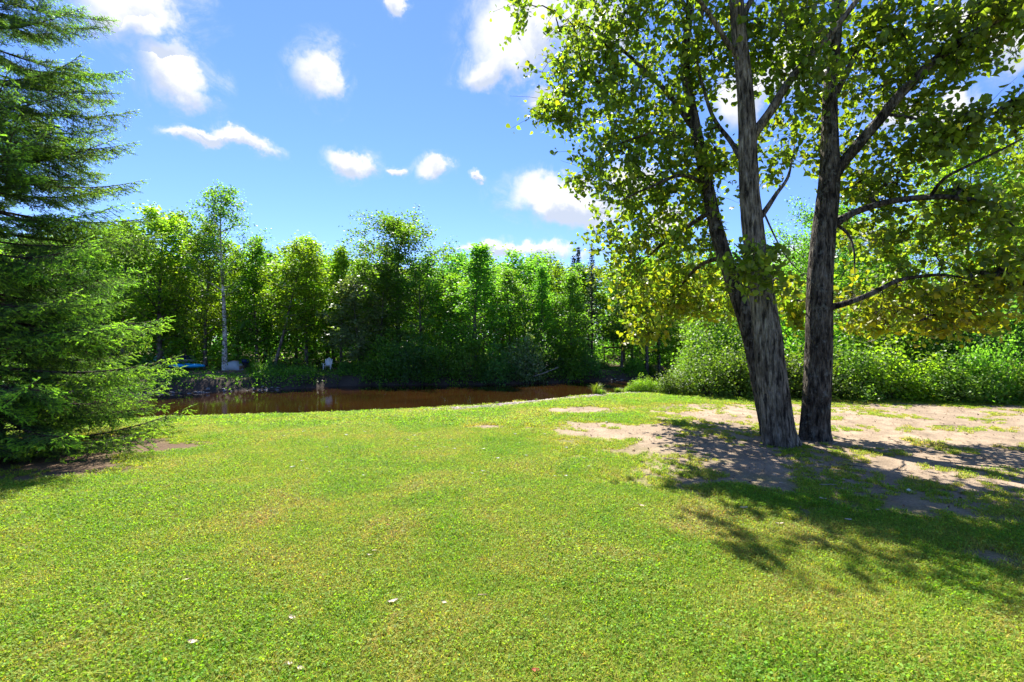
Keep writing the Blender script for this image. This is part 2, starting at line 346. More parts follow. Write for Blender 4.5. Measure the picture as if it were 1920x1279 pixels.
ff = sstep(1.0, 2.2, s_)[:, None]; f2 = sstep(0.42, 0.62, pn)
farc = soil*(1-ff)+(fg*(1-f2)+litter*f2)*ff
fm_ = sstep(-2.5, -1.5, s_)[:, None]; C = C*(1-fm_)+farc*fm_
m, t, o = new_mat('ground')
at = N(t, 'ShaderNodeAttribute', attribute_name='col'); co = N(t, 'ShaderNodeTexCoord')
n1 = N(t, 'ShaderNodeTexNoise'); setin(n1, Scale=38.0, Detail=8.0, Roughness=0.75); L(t, co.outputs['Object'], n1.inputs['Vector'])
r1 = ramp(t, n1.outputs['Fac'], [(0.30, (0.50, 0.48, 0.45)), (0.5, (0.95, 0.95, 0.95)), (0.70, (1.3, 1.28, 1.25))])
mm = N(t, 'ShaderNodeMix', data_type='RGBA', blend_type='MULTIPLY'); mm.inputs['Factor'].default_value = 1
L(t, at.outputs['Color'], mm.inputs['A']); L(t, r1.outputs[0], mm.inputs['B'])
pb = N(t, 'ShaderNodeBsdfPrincipled'); setin(pb, Roughness=0.95); pb.inputs['Specular IOR Level'].default_value = 0.1
L(t, mm.outputs['Result'], pb.inputs['Base Color'])
n2 = N(t, 'ShaderNodeTexNoise'); setin(n2, Scale=14.0, Detail=9.0, Roughness=0.7); L(t, co.outputs['Object'], n2.inputs['Vector'])
bp = N(t, 'ShaderNodeBump'); setin(bp, Strength=0.7, Distance=0.05); L(t, n2.outputs['Fac'], bp.inputs['Height']); L(t, bp.outputs[0], pb.inputs['Normal'])
L(t, pb.outputs[0], o.inputs[0]); M['ground'] = m
g = link('ground', make_mesh('ground', np.stack([xf, yf, Z.ravel()], -1), GF, C, True, [M['ground']]))
tag(g, 'mown riverside lawn with bare sandy earth under the trees, dropping to the river', 'ground', kind='structure')

# water: tea-brown, nearly still
m, t, o = new_mat('river_water')
co = N(t, 'ShaderNodeTexCoord'); mp = N(t, 'ShaderNodeMapping'); L(t, co.outputs['Object'], mp.inputs[0]); mp.inputs['Scale'].default_value = (0.6, 1.4, 1)
n1 = N(t, 'ShaderNodeTexNoise'); setin(n1, Scale=2.2, Detail=4.0, Roughness=0.55, Distortion=0.4); L(t, mp.outputs[0], n1.inputs['Vector'])
bp = N(t, 'ShaderNodeBump'); setin(bp, Strength=0.06, Distance=0.05); L(t, n1.outputs['Fac'], bp.inputs['Height'])
n2 = N(t, 'ShaderNodeTexNoise'); setin(n2, Scale=0.25, Detail=4.0, Roughness=0.6); L(t, co.outputs['Object'], n2.inputs['Vector'])
r2 = ramp(t, n2.outputs['Fac'], [(0.3, (0.013, 0.0060, 0.0018)), (0.7, (0.027, 0.0115, 0.0032))])
pb = N(t, 'ShaderNodeBsdfPrincipled'); setin(pb, Roughness=0.06, IOR=1.33); L(t, r2.outputs[0], pb.inputs['Base Color']); L(t, bp.outputs[0], pb.inputs['Normal'])
L(t, pb.outputs[0], o.inputs[0]); M['water'] = m
w = link('river', make_mesh('river', [(-600, -40, WATER), (400, -40, WATER), (400, 320, WATER), (-600, 320, WATER)], np.array([[0, 1, 2, 3]]), None, False, [m]))
tag(w, 'slow tea-brown river between the lawn and the wooded far bank', 'river', kind='structure')

# ------------------------------------------------------------------ geometry-node scatter for uncountable ground cover
def scatter_object(name, pts, rot, scl, idx, templates):
    me = bpy.data.meshes.new(name); me.vertices.add(len(pts)); me.vertices.foreach_set('co', np.asarray(pts, np.float32).ravel())
    a = me.attributes.new('rot', 'FLOAT_VECTOR', 'POINT'); a.data.foreach_set('vector', np.asarray(rot, np.float32).ravel())
    a = me.attributes.new('scl', 'FLOAT', 'POINT'); a.data.foreach_set('value', np.asarray(scl, np.float32))
    a = me.attributes.new('idx', 'INT', 'POINT'); a.data.foreach_set('value', np.asarray(idx, np.int32))
    ob = link(name, me)
    ng = bpy.data.node_groups.new(name+'_nodes', 'GeometryNodeTree')
    ng.interface.new_socket('Geometry', in_out='INPUT', socket_type='NodeSocketGeometry'); ng.interface.new_socket('Geometry', in_out='OUTPUT', socket_type='NodeSocketGeometry')
    gi = N(ng, 'NodeGroupInput'); go = N(ng, 'NodeGroupOutput')
    jn = N(ng, 'GeometryNodeJoinGeometry')
    for tm in reversed(templates):
        oi = N(ng, 'GeometryNodeObjectInfo'); oi.inputs['Object'].default_value = tm; oi.inputs['As Instance'].default_value = False
        g2 = N(ng, 'GeometryNodeGeometryToInstance'); L(ng, oi.outputs['Geometry'], g2.inputs[0]); L(ng, g2.outputs[0], jn.inputs[0])
    ip = N(ng, 'GeometryNodeInstanceOnPoints'); ip.inputs['Pick Instance'].default_value = True
    L(ng, gi.outputs[0], ip.inputs['Points']); L(ng, jn.outputs[0], ip.inputs['Instance'])
    for nm, dt, sock in (('rot', 'FLOAT_VECTOR', 'Rotation'), ('scl', 'FLOAT', 'Scale'), ('idx', 'INT', 'Instance Index')):
        na = N(ng, 'GeometryNodeInputNamedAttribute', data_type=dt); na.inputs['Name'].default_value = nm
        L(ng, na.outputs['Attribute'], ip.inputs[sock])
    L(ng, ip.outputs[0], go.inputs[0])
    md = ob.modifiers.new('scatter', 'NODES'); md.node_group = ng
    return ob

# grass: colour drifts across the lawn (greener and strawier patches), each blade its own tone
m, t, o = new_mat('grass_blade')
ge = N(t, 'ShaderNodeNewGeometry'); at = N(t, 'ShaderNodeAttribute', attribute_name='col')
n1 = N(t, 'ShaderNodeTexNoise'); setin(n1, Scale=0.75, Detail=6.0, Roughness=0.68, Distortion=0.6); L(t, ge.outputs['Position'], n1.inputs['Vector'])
r1 = ramp(t, n1.outputs['Fac'], [(0.34, (0.180, 0.295, 0.026)), (0.47, (0.245, 0.325, 0.038)), (0.58, (0.315, 0.335, 0.065)), (0.71, (0.38, 0.31, 0.13))])
mm = N(t, 'ShaderNodeMix', data_type='RGBA', blend_type='MULTIPLY'); mm.inputs['Factor'].default_value = 1; L(t, r1.outputs[0], mm.inputs['A']); L(t, at.outputs['Color'], mm.inputs['B'])
pb = N(t, 'ShaderNodeBsdfPrincipled'); setin(pb, Roughness=0.6); pb.inputs['Specular IOR Level'].default_value = 0.2; L(t, mm.outputs['Result'], pb.inputs['Base Color'])
tr = N(t, 'ShaderNodeBsdfTranslucent'); tm_ = N(t, 'ShaderNodeMix', data_type='RGBA', blend_type='MULTIPLY'); tm_.inputs['Factor'].default_value = 1
L(t, mm.outputs['Result'], tm_.inputs['A']); tm_.inputs['B'].default_value = (1.9, 1.8, 0.6, 1); L(t, tm_.outputs['Result'], tr.inputs['Color'])
ms = N(t, 'ShaderNodeMixShader'); ms.inputs[0].default_value = 0.46; L(t, pb.outputs[0], ms.inputs[1]); L(t, tr.outputs[0], ms.inputs[2]); L(t, ms.outputs[0], o.inputs[0]); M['grass'] = m

def grass_patch(seed, rad, nb, nc, hmin, hmax, wid):
    rng = np.random.default_rng(seed); mb = MB()
    r = rad*np.sqrt(rng.uniform(0, 1, nb)); a = rng.uniform(0, 6.283, nb); b = np.stack([r*np.cos(a), r*np.sin(a), np.full(nb, -0.006)], -1)
    h = rng.uniform(hmin, hmax, nb); la = rng.uniform(0, 6.283, nb); ln = rng.uniform(0.4, 1.5, nb)*h
    dr = np.stack([np.cos(la), np.sin(la), 0*la], -1); wd = np.stack([-np.sin(la), np.cos(la), 0*la], -1)*wid*rng.uniform(.6, 1.3, nb)[:, None]/2
    mid = b+dr*ln[:, None]*0.35+np.array([0, 0, 1])*(h*0.65)[:, None]; tip = b+dr*ln[:, None]+np.array([0, 0, 1])*h[:, None]*rng.uniform(.75, 1, nb)[:, None]
    V = np.stack([b-wd, b+wd, mid+wd*0.8, mid-wd*0.8, tip], 1).reshape(-1, 3); k = np.arange(nb)[:, None]*5
    tone = rng.uniform(0.42, 1.4, nb)[:, None]*np.ones(3); straw = rng.uniform(size=nb) < 0.13; tone[straw] *= np.array([1.6, 1.1, 1.5])
    mb.add(V, [k+np.array([[0, 1, 2, 3]]), k+np.array([[3, 2, 4]])], np.repeat(tone, 5, 0))
    if nc:
        r = rad*np.sqrt(rng.uniform(0, 1, nc)); a = rng.uniform(0, 6.283, nc); p = np.stack([r*np.cos(a), r*np.sin(a), rng.uniform(hmin*0.5, hmax*0.75, nc)], -1)
        Vl, Fl, _ = leaves(p, rng, wid*2.9, DIAMOND, up=1.1, droop=0)
        tc_ = rng.uniform(0.45, 1.35, nc)[:, None]*np.array([0.72, 1.0, 0.9]); mb.add(Vl, Fl, np.repeat(tc_, 4, 0))
    return bpy.data.objects.new('grass_template', mb.mesh('grass_template', [M['grass']]))
rng = np.random.default_rng(77)
def lawn_points(n, ylo, yhi, mx=1.06, pad=1.6):
    c = math.sqrt((mx*(yhi**2-ylo**2)+2*pad*(yhi-ylo))/n)      # one jittered point per cell
    xx, yy_ = np.meshgrid(np.arange(-mx*yhi-pad, mx*yhi+pad, c), np.arange(ylo, yhi, c)); x = (xx+c*rng.uniform(0, 1, xx.shape)).ravel(); y = (yy_+c*rng.uniform(0, 1, xx.shape)).ravel()
    ok = np.abs(x) < mx*y+pad; return x[ok], y[ok]
near_t = [grass_patch(i, 0.13, 250, 80, 0.016, 0.048, 0.0040) for i in range(5)]
far_t = [grass_patch(20+i, 0.17, 170, 45, 0.02, 0.05, 0.0075) for i in range(4)]
small_t = [grass_patch(40+i, 0.055, 60, 12, 0.018, 0.045, 0.005) for i in range(3)]
PX, PY, PI, PS = [], [], [], []
for (ylo, yhi, dens, base) in ((0.8, 5.2, 105, 0), (5.2, 9.0, 90, 0), (9.0, 19.0, 55, 5)):
    area = (1.06*(yhi**2-ylo**2))+2*1.6*(yhi-ylo)
    x, y = lawn_points(int(area*dens), ylo, yhi)
    PX.append(x); PY.append(y); PI.append(base+rng.integers(0, 5 if base == 0 else 4, len(x))); PS.append(np.ones(len(x)))
x = np.concatenate(PX); y = np.concatenate(PY); idx = np.concatenate(PI)
tt = y-near_edge(x); dmask = dirt_mask(x, y); dfm = duff_mask(x, y)
u = rng.uniform(size=len(x))
keep = (tt < 0.12) & (dmask+(u-.5)*.3 < .16) & (dfm < .3) & ~((tt > -0.85) & (x > -2) & (u < 0.9))
x, y, idx, dmk = x[keep], y[keep], idx[keep], dmask[keep]
sc_ = rng.uniform(0.75, 1.25, len(x))*(1-0.35*dmk)*(0.72+0.62*fbm(x*1.3, y*1.3, 71))
xs, ys = lawn_points(42000, 2.0, 14.0); dms = np.maximum(dirt_mask(xs, ys), duff_mask(xs, ys)); us = rng.uniform(size=len(xs)); cl_ = fbm(xs*1.7, ys*1.7, 79)
ks = (dms > .12) & (us > dms*1.10-(cl_-.46)*2.2) & (ys < near_edge(xs)); xs, ys = xs[ks], ys[ks]
x = np.concatenate([x, xs]); y = np.concatenate([y, ys]); idx = np.concatenate([idx, 9+rng.integers(0, 3, len(xs))]); sc_ = np.concatenate([sc_, rng.uniform(.6, 1.25, len(xs))])
gp = scatter_object('lawn_grass', np.stack([x, y, ground_z(x, y)], -1), np.stack([0*x, 0*x, rng.uniform(0, 6.283, len(x))], -1), sc_, idx, near_t+far_t+small_t)
tag(gp, 'short mown lawn grass mixed with clover', 'grass', kind='stuff')

# ------------------------------------------------------------------ pebbles along the lawn's river edge
def stone_mesh(name, seed, mat):
    rg = np.random.default_rng(seed); import bmesh
    bm = bmesh.new(); bmesh.ops.create_icosphere(bm, subdivisions=1, radius=0.5)
    for v in bm.verts:
        f = 0.75+0.5*rg.uniform(); v.co = Vector((v.co.x*f*1.15, v.co.y*f, v.co.z*f*0.62))
    me = bpy.data.meshes.new(name); bm.to_mesh(me); bm.free(); me.materials.append(mat); return me
M['stone'] = plain_mat('stone_grey', (0.17, 0.16, 0.155), 0.85, 0.4, 3.0, bump=0.4)
M['stone_dark'] = plain_mat('stone_wet', (0.17, 0.165, 0.17), 0.6, 0.4, 3.0, bump=0.4)
mb = MB(); rg = np.random.default_rng(8)
base_st = []
for k in range(5):
    me = stone_mesh('pebble_template', k, M['stone']); V = np.array([v.co for v in me.vertices]); Fp = np.array([list(p.vertices) for p in me.polygons]); base_st.append((V, Fp)); bpy.data.meshes.remove(me)
for k in range(5200):
    x = rg.uniform(-2.6, 5.2); e = float(near_edge(np.array([x]))[0]); tt = rg.normal(-0.40, 0.30)
    if tt > 0.3: continue
    if rg.uniform() > sstep(-2.8, -0.6, x) or (x > 3.0 and rg.uniform() < (x-3.0)/2): continue
    s = rg.uniform(0.012, 0.05)*(1.6 if rg.uniform() < 0.06 else 1); V, Fp = base_st[k % 5]; a = rg.uniform(0, 6.28)
    Rz = np.array([[math.cos(a), -math.sin(a), 0], [math.sin(a), math.cos(a), 0], [0, 0, 1]])
    mb.add(V@Rz.T*s+np.array([x, e+tt, gz(x, e+tt)+s*0.15]), Fp, rg.uniform(0.7, 1.6)*np.array([1, 0.97, 0.93]))
M['pebble'] = plain_mat('pebble', (0.36, 0.32, 0.285), 0.85, 0.3, 9.0, usecol=True)
tag(link('gravel', mb.mesh('gravel', [M['pebble']])), 'strip of pale pebbles along the lawn\'s river edge', 'gravel', kind='stuff')

# ------------------------------------------------------------------ generic broadleaf tree
def gen_tree(seed, H, r0, cb, Rmax, prof, nl, el0, el1, tw, per, ls, sig, lean=(0, 0), wob=0.25, tmpl=DIAMOND, tone=(0.6, 1.35), nside=7, up=0.7):
    rg = np.random.default_rng(seed); wood = MB(); pts = []
    tt = np.linspace(0, 1, 9); ph = rg.uniform(0, 6.28, 2)
    tp = np.stack([lean[0]*tt+wob*np.sin(tt*4+ph[0])*tt, lean[1]*tt+wob*np.sin(tt*3.3+ph[1])*tt, H*tt], -1); tr_ = r0*(1-0.93*tt**0.85)
    tp[0, 2] = -0.3
    P_, R_ = catmull(tp, tr_, H/22); wood.add(*tube(P_, R_, nside))
    for i in range(nl):
        u = (i+rg.uniform(0, 1))/nl; tz = cb+(0.98-cb)*u
        az = i*2.39996+rg.uniform(-.5, .5); Lm = Rmax*prof(u)*rg.uniform(.7, 1.2)+0.15
        el = R(el0+(el1-el0)*u)+rg.normal(0, .12)
        p0 = np.array([np.interp(tz, tt, tp[:, k]) for k in range(3)]); hd = np.array([math.cos(az), math.sin(az), 0])
        s = np.linspace(0, 1, 6)[:, None]; d = hd*math.cos(el)+np.array([0, 0, math.sin(el)])
        lp = p0+d*s*Lm+np.array([0, 0, 1])*(0.18*Lm)*(s**2)*rg.uniform(-0.7, 1.0)+hd[[1, 0, 2]]*np.array([1, -1, 0])*s**2*Lm*rg.normal(0, .12)
        rl = max(0.012, np.interp(tz, tt, tr_)*0.55*min(1, Lm/Rmax+.2))
        wood.add(*tube(lp, rl*(1-0.85*s[:, 0]), 5))
        nt_ = max(2, int(tw*(0.35+0.65*Lm/Rmax)))
        for j in range(nt_):
            v = 0.25+0.75*(j+rg.uniform(0, 1))/nt_; q = np.array([np.interp(v, s[:, 0], lp[:, k]) for k in range(3)])
            td = unit(d*0.7+rg.normal(size=3)*0.75+np.array([0, 0, 0.15])); tl = (0.22+0.30*(1-v))*Lm*rg.uniform(.6, 1.2)+0.15
            e = q+td*tl; wood.add(*tube(np.array([q, (q+e)/2+rg.normal(size=3)*0.04*tl, e]), np.array([rl*.3, rl*.2, .006]), 3))
            k = int(per*rg.uniform(.6, 1.4)); w_ = rg.uniform(0.15, 1.05, k)[:, None]
            pts.append(q+(e-q)*w_+rg.normal(size=(k, 3))*sig*np.array([1, 1, .8]))
    pts = np.concatenate(pts)
    V, Fc, _ = leaves(pts, rg, ls, tmpl, up=up); nv = len(tmpl[0])
    tn = rg.uniform(tone[0], tone[1], len(pts))[:, None]*np.array([1, 1, 1])+rg.normal(0, .06, (len(pts), 3))*np.array([1, .4, .6])
    crown = MB(); crown.add(V, Fc, np.repeat(np.clip(tn, .2, 2), nv, 0))
    return wood, crown
round_prof = lambda u: math.sin(math.pi*(0.18+0.80*u))**0.8
cone_prof = lambda u: (1.02-u)**0.7*min(1, .55+u*3)
tall_prof = lambda u: (math.sin(math.pi*(0.12+0.84*u)))**0.55
def proto(name, bark, leaf, *a, **k):
    wood, crown = gen_tree(*a, **k)
    return (wood.mesh(name+'_trunk', [M[bark]], True), crown.mesh(name+'_crown', [M[leaf]]), a[1])
VAR = {
 'maple_a': proto('maple', 'bark_far', 'leaf_yellow', 1, 13.0, .17, .10, 3.1, tall_prof, 34, 25, 62, 12, 29, .18, .26),
 'maple_b': proto('maple', 'bark_far', 'leaf_mid', 2, 13.0, .16, .13, 2.8, round_prof, 34, 20, 58, 12, 29, .18, .26),
 'ash_a': proto('ash', 'bark_far', 'leaf_mid', 3, 13.0, .16, .12, 2.5, cone_prof, 38, 30, 66, 11, 29, .17, .25),
 'ash_b': proto('ash', 'bark_far', 'leaf_yellow', 4, 13.0, .15, .15, 2.3, cone_prof, 36, 35, 68, 11, 29, .17, .25),
 'birch': proto('birch', 'bark_birch', 'leaf_mid', 5, 16.0, .19, .38, 2.7, tall_prof, 32, 30, 62, 10, 30, .14, .20),
 'oak': proto('oak', 'bark_far', 'leaf_mid', 6, 14.5, .24, .40, 4.2, round_prof, 30, 15, 70, 14, 40, .18, .29),
 'sapling': proto('sapling', 'bark_far', 'leaf_pale', 7, 7.0, .07, .10, 1.5, tall_prof, 26, 25, 60, 9, 26, .15, .18),
 'leaning': proto('leaning', 'bark_far', 'leaf_yellow', 8, 11.0, .12, .32, 2.3, tall_prof, 26, 20, 60, 10, 28, .17, .24, lean=(2.0, 0.3)),
 'wood_a': proto('wood', 'bark_far', 'leaf_mid', 9, 13.0, .15, .26, 2.9, tall_prof, 24, 20, 62, 9, 25, .22, .30),
 'wood_b': proto('wood', 'bark_far', 'leaf_dark', 10, 13.0, .14, .20, 2.6, round_prof, 24, 15, 60, 9, 25, .22, .30),
}
def far_spruce(seed, H, Rm, dens=1.0, sparse=False):
    rg = np.random.default_rng(seed); wood = MB(); cr_ = MB(); wood.add(*tube(np.array([[0, 0, -.3], [0.05, 0, H*.5], [0, 0, H]]), np.array([.16, .1, .015]), 7))
    pts = []; n = int(H/0.34)
    for i in range(n):
        h = H*(.10 if not sparse else .25)+H*(.9 if not sparse else .75)*i/n; rr2 = Rm*(1-h/H)**.8+.08
        for k in range(int(5*dens)+1):
            az = rg.uniform(0, 6.283); l = rr2*rg.uniform(.6, 1.15); s = np.linspace(0, 1, 4)[:, None]
            bpnt = np.array([0, 0, h])+np.array([math.cos(az), math.sin(az), 0])*s*l+np.array([0, 0, -.35])*s*l+np.array([0, 0, .3])*s**2*l
            wood.add(*tube(bpnt, np.array([.02, .015, .01, .004]), 3))
            k2 = int((14 if not sparse else 5)*l)+4; w_ = rg.uniform(.15, 1.05, k2)[:, None]
            pts.append(np.array([0, 0, h])+(bpnt[-1]-np.array([0, 0, h]))*w_+rg.normal(size=(k2, 3))*np.array([.16, .16, .07]))
    pts = np.concatenate(pts); V, Fc, _ = leaves(pts, rg, .30, (DIAMOND[0]*np.array([1, .45, 1]), DIAMOND[1]), up=.6, droop=.5)
    cr_.add(V, Fc, np.repeat(rg.uniform(.6, 1.3, len(pts))[:, None]*np.ones(3), 4, 0))
    return wood.mesh('spruce_trunk', [M['bark_spruce']], True), cr_.mesh('spruce_crown', [M['needle_far']]), H
VAR['spruce'] = far_spruce(31, 14.0, 2.0); VAR['pine'] = far_spruce(33, 15.0, 1.5, 0.7, True)

def plant_tree(var, x, d, top=None, H=None, label='', group=None, name='broadleaf_tree', leaf=None, bark=None, wide=1.0, rz=None, seed=0):
    """x is metres to the right of the view axis, d metres away; top is the height of its tip above the lawn"""
    tm, cm, h0 = VAR[var]; z = gz(x, d)
    hh = H if H is not None else top-z
    s = hh/h0; wide = wide*(1.42 if var not in ('spruce', 'pine', 'edge_a', 'edge_b', 'birch') else 1.0); rg = random.Random(int(x*97+d*31)+seed)
    o = thing(name, label, 'tree', (x, d, z), rg.uniform(0, 6.28) if rz is None else rz, group, (s*wide, s*wide, s))
    a = link('trunk', tm, o); b = link('crown', cm, o)
    if leaf: b.material_slots[0].link = 'OBJECT'; b.material_slots[0].material = M[leaf]
    if bark: a.material_slots[0].link = 'OBJECT'; a.material_slots[0].material = M[bark]
    return o
def at(px, d): return (px-960)/FPX*d
def top(py, d): return EYE-(py-640)/FPX*d

# ---- the front row on the far bank: variant, photo column, distance, photo row of its tip, label
FRONT = [
 ('maple_a', 300, 44, 412, 'yellow-green maple whose crown shows just past the tips of the big spruce', 'leaf_yellow', 1.0, 'maple_tree'),
 ('ash_a', 345, 47, 402, 'slim dark-leaved tree rising behind the blue kayak', 'leaf_mid', .9, 'broadleaf_tree'),
 ('birch', 421, 42.5, 362, 'tall white-trunked birch with airy crown, tallest tree on the far bank', 'leaf_mid', 1.3, 'birch_tree'),
 ('maple_b', 386, 43.5, 425, 'grey-trunked maple between the blue kayak and the white birch', 'leaf_yellow', .85, 'maple_tree'),
 ('ash_b', 482, 45, 446, 'slender yellow-green tree just right of the white birch', 'leaf_mid', .9, 'broadleaf_tree'),
 ('leaning', 512, 42.5, 470, 'thin pale-trunked tree leaning right over the upturned boat', 'leaf_yellow', 1.0, 'broadleaf_tree'),
 ('maple_a', 575, 46, 462, 'bright yellow-green maple behind the white garden chair', 'leaf_yellow', .95, 'maple_tree'),
 ('ash_b', 640, 47, 463, 'pointed light-green tree right of the white garden chair', 'leaf_yellow', .9, 'broadleaf_tree'),
 ('sapling', 672, 43, 535, 'small pale silvery-leaved sapling with thin trunk near the white chair', 'leaf_pale', 1.1, 'young_tree'),
 ('oak', 745, 48, 424, 'broad round-crowned oak standing above its neighbours across the river', 'leaf_mid', .95, 'oak_tree'),
 ('maple_b', 715, 44, 500, 'dense leafy tree in front of the round-crowned oak', 'leaf_mid', 1.05, 'broadleaf_tree'),
 ('maple_a', 790, 45, 495, 'bright-topped maple at the right foot of the round-crowned oak', 'leaf_mid', 1.0, 'maple_tree'),
 ('ash_a', 893, 43.5, 460, 'tall cone-shaped bright green tree at the water by the dark river shade', 'leaf_mid', 1.25, 'broadleaf_tree'),
 ('maple_b', 845, 45, 520, 'lower green tree tucked left of the tall cone-shaped tree', 'leaf_yellow', .9, 'broadleaf_tree'),
 ('maple_b', 955, 46, 512, 'rounded green tree between the cone-shaped tree and the far spruces', 'leaf_mid', .95, 'broadleaf_tree'),
 ('ash_a', 1015, 47, 500, 'narrow green tree just left of the light pyramid-shaped ash', 'leaf_mid', .8, 'broadleaf_tree'),
 ('ash_b', 1072, 44, 512, 'light green pyramid-shaped ash in front of the twin-tipped spruces', 'leaf_mid', 1.1, 'ash_tree'),
 ('pine', 1110, 46, 462, 'bare-looking thin dark pine with feathery top by the poplar leaves', None, 1.0, 'pine_tree'),
 ('wood_b', 1165, 48, 520, 'dark leafy tree over the brown wooden swing frame', 'leaf_dark', 1.0, 'broadleaf_tree'),
 ('wood_a', 1236, 50, 480, 'thick grey-trunked tree at the top of the eroded far bank', 'leaf_mid', 1.0, 'broadleaf_tree'),
 ('birch', 1299, 50, 470, 'white birch with bare pale stem beside the dark wooden shelter', 'leaf_mid', .9, 'birch_tree'),
 ('wood_b', 1340, 54, 470, 'dark leafy tree right of the pale bare-stemmed birch', 'leaf_dark', 1.0, 'broadleaf_tree'),
 ('wood_a', 230, 43, 440, 'mid-green tree half hidden behind the big spruce, next to the kayak lawn', 'leaf_mid', 1.0, 'broadleaf_tree'),
 ('wood_b', 140, 42, 450, 'dark green tree seen through the boughs of the big spruce', 'leaf_dark', 1.0, 'broadleaf_tree'),
]
for (v, px, d, py, lb, lf, wd, nm) in FRONT:
    plant_tree(v, at(px, d), d, top=top(py, d), label=lb, leaf=lf, wide=wd, name=nm, rz=0.0 if v == 'leaning' else None)
for (px, d, py, lb) in ((1076, 66, 478, 'left of the two dark pointed spruces rising behind the pyramid-shaped ash'), (1085, 68, 462, 'right, taller of the two dark pointed spruces behind the pyramid-shaped ash'),
                        (1034, 72, 492, 'small dark spruce tip left of the pair of pointed spruces'), (942, 74, 497, 'tiny dark spruce tip beside the tall cone-shaped tree')):
    plant_tree('spruce', at(px, d), d, top=top(py, d), label=lb, name='spruce_tree', wide=.8)
# ---- the wood behind: trees one can still tell apart by their stems
rw = random.Random(12); k = 0
for row, (d0, n, tl) in enumerate(((50, 30, 492), (56, 26, 492), (64, 24, 502), (74, 20, 512))):
    for i in range(n):
        px = -150+(1700+150)*(i+rw.uniform(.1, .9))/n; d = d0+rw.uniform(-3, 3)+max(0, (px-1150)*0.012)
        v = rw.choice(['wood_a', 'wood_b', 'wood_a', 'wood_b', 'maple_b'])
        lf = rw.choice(['leaf_mid', 'leaf_dark', 'leaf_yellow', 'leaf_yellow', 'leaf_mid'])
        tl2 = tl-(30 if px < 300 else 0)+rw.uniform(-14, 22)
        plant_tree(v, at(px, d), d, top=top(tl2, d), label='slender broadleaf tree in the shaded wood behind the far bank\'s front row', group='trees of the wood across the river', leaf=lf, wide=rw.uniform(1.0, 1.3), seed=k); k += 1
# closing mass of the wood, too deep to tell trees apart
rg = np.random.default_rng(91); n = 60000
x = rg.uniform(-115, 90, n); y = rg.uniform(80, 96, n); hmax = 10.5+3*fbm(x*.12, y*.12, 3)
pz = rg.uniform(0, 1, n)**1.25*hmax; mb = MB(); V, Fc, _ = leaves(np.stack([x, y, ground_z(x, y)+pz], -1), rg, .62)
mb.add(V, Fc, np.repeat(rg.uniform(.6, 1.3, n)[:, None]*np.ones(3), 4, 0)); tag(link('distant_forest', mb.mesh('distant_forest', [M['leaf_dark']])), 'deep dark wood closing the view behind the trees', 'forest', kind='stuff')

# ------------------------------------------------------------------ shrubs
def gen_shrub(seed, rx, h, nclump, per, ls, sig, nst=14, tmpl=DIAMOND, hang=0.0):
    rg = np.random.default_rng(seed); st = MB(); lf = MB(); pts = []
    for i in range(nclump):
        az = rg.uniform(0, 6.283); el = math.asin(rg.uniform(-0.05 if hang else .05, 1)); rad = rg.uniform(.55, 1.0)*(1+.25*math.sin(az*3+seed))
        c = np.array([math.cos(az)*math.cos(el)*rx*rad, math.sin(az)*math.cos(el)*rx*rad, max(.12, math.sin(el)*h*rad*rg.uniform(.85, 1.12))-hang*math.cos(el)*rad])
        if i < nst*3: st.add(*tube(np.array([[c[0]*.12, c[1]*.12, -.1], [c[0]*.5, c[1]*.5, c[2]*.55], c]), np.array([.016, .011, .004]), 4))
        k = int(per*rg.uniform(.6, 1.4)); pts.append(c+rg.normal(size=(k, 3))*sig*np.array([1, 1, 1.1]))
    pts = np.concatenate(pts); pts[:, 2] = np.where(pts[:, 2] < (.03 if not hang else -2), rg.uniform(.03, .3, len(pts)), pts[:, 2])
    V, Fc, _ = leaves(pts, rg, ls, tmpl, up=.8); lf.add(V, Fc, np.repeat(rg.uniform(.6, 1.35, len(pts))[:, None]*np.ones(3)+rg.normal(0, .05, (len(pts), 3)), len(tmpl[0]), 0))
    return st.mesh('shrub_stems', [M['bark_far']], True), lf.mesh('shrub_foliage', [M['leaf_hedge']])
HEDGE = [gen_shrub(100+i, .95, 1.35, 120, 42, .072, .13, tmpl=DIAMOND) for i in range(4)]
BANK = [gen_shrub(120+i, 2.1, 2.9, 135, 28, .17, .28, hang=.55) for i in range(3)]
TALL = [gen_shrub(140+i, 1.9, 3.6, 200, 55, .11, .2) for i in range(2)]
def plant_shrub(pool, k, x, d, sx, sz, label, group=None, leaf=None, name='shrub', dz=0.0, rz=None):
    a, b = pool[k % len(pool)]; rg = random.Random(int(x*71+d*13)+k)
    o = thing(name, label, 'shrub', (x, d, gz(x, d)+dz), rg.uniform(0, 6.28) if rz is None else rz, group, (sx, sx, sz))
    link('stem', a, o); f = link('foliage', b, o); f['kind'] = 'stuff'
    if leaf: f.material_slots[0].link = 'OBJECT'; f.material_slots[0].material = M[leaf]
    return o
ORD = ['first', 'second', 'third', 'fourth', 'fifth', 'sixth', 'seventh', 'eighth', 'ninth', 'tenth', 'eleventh']
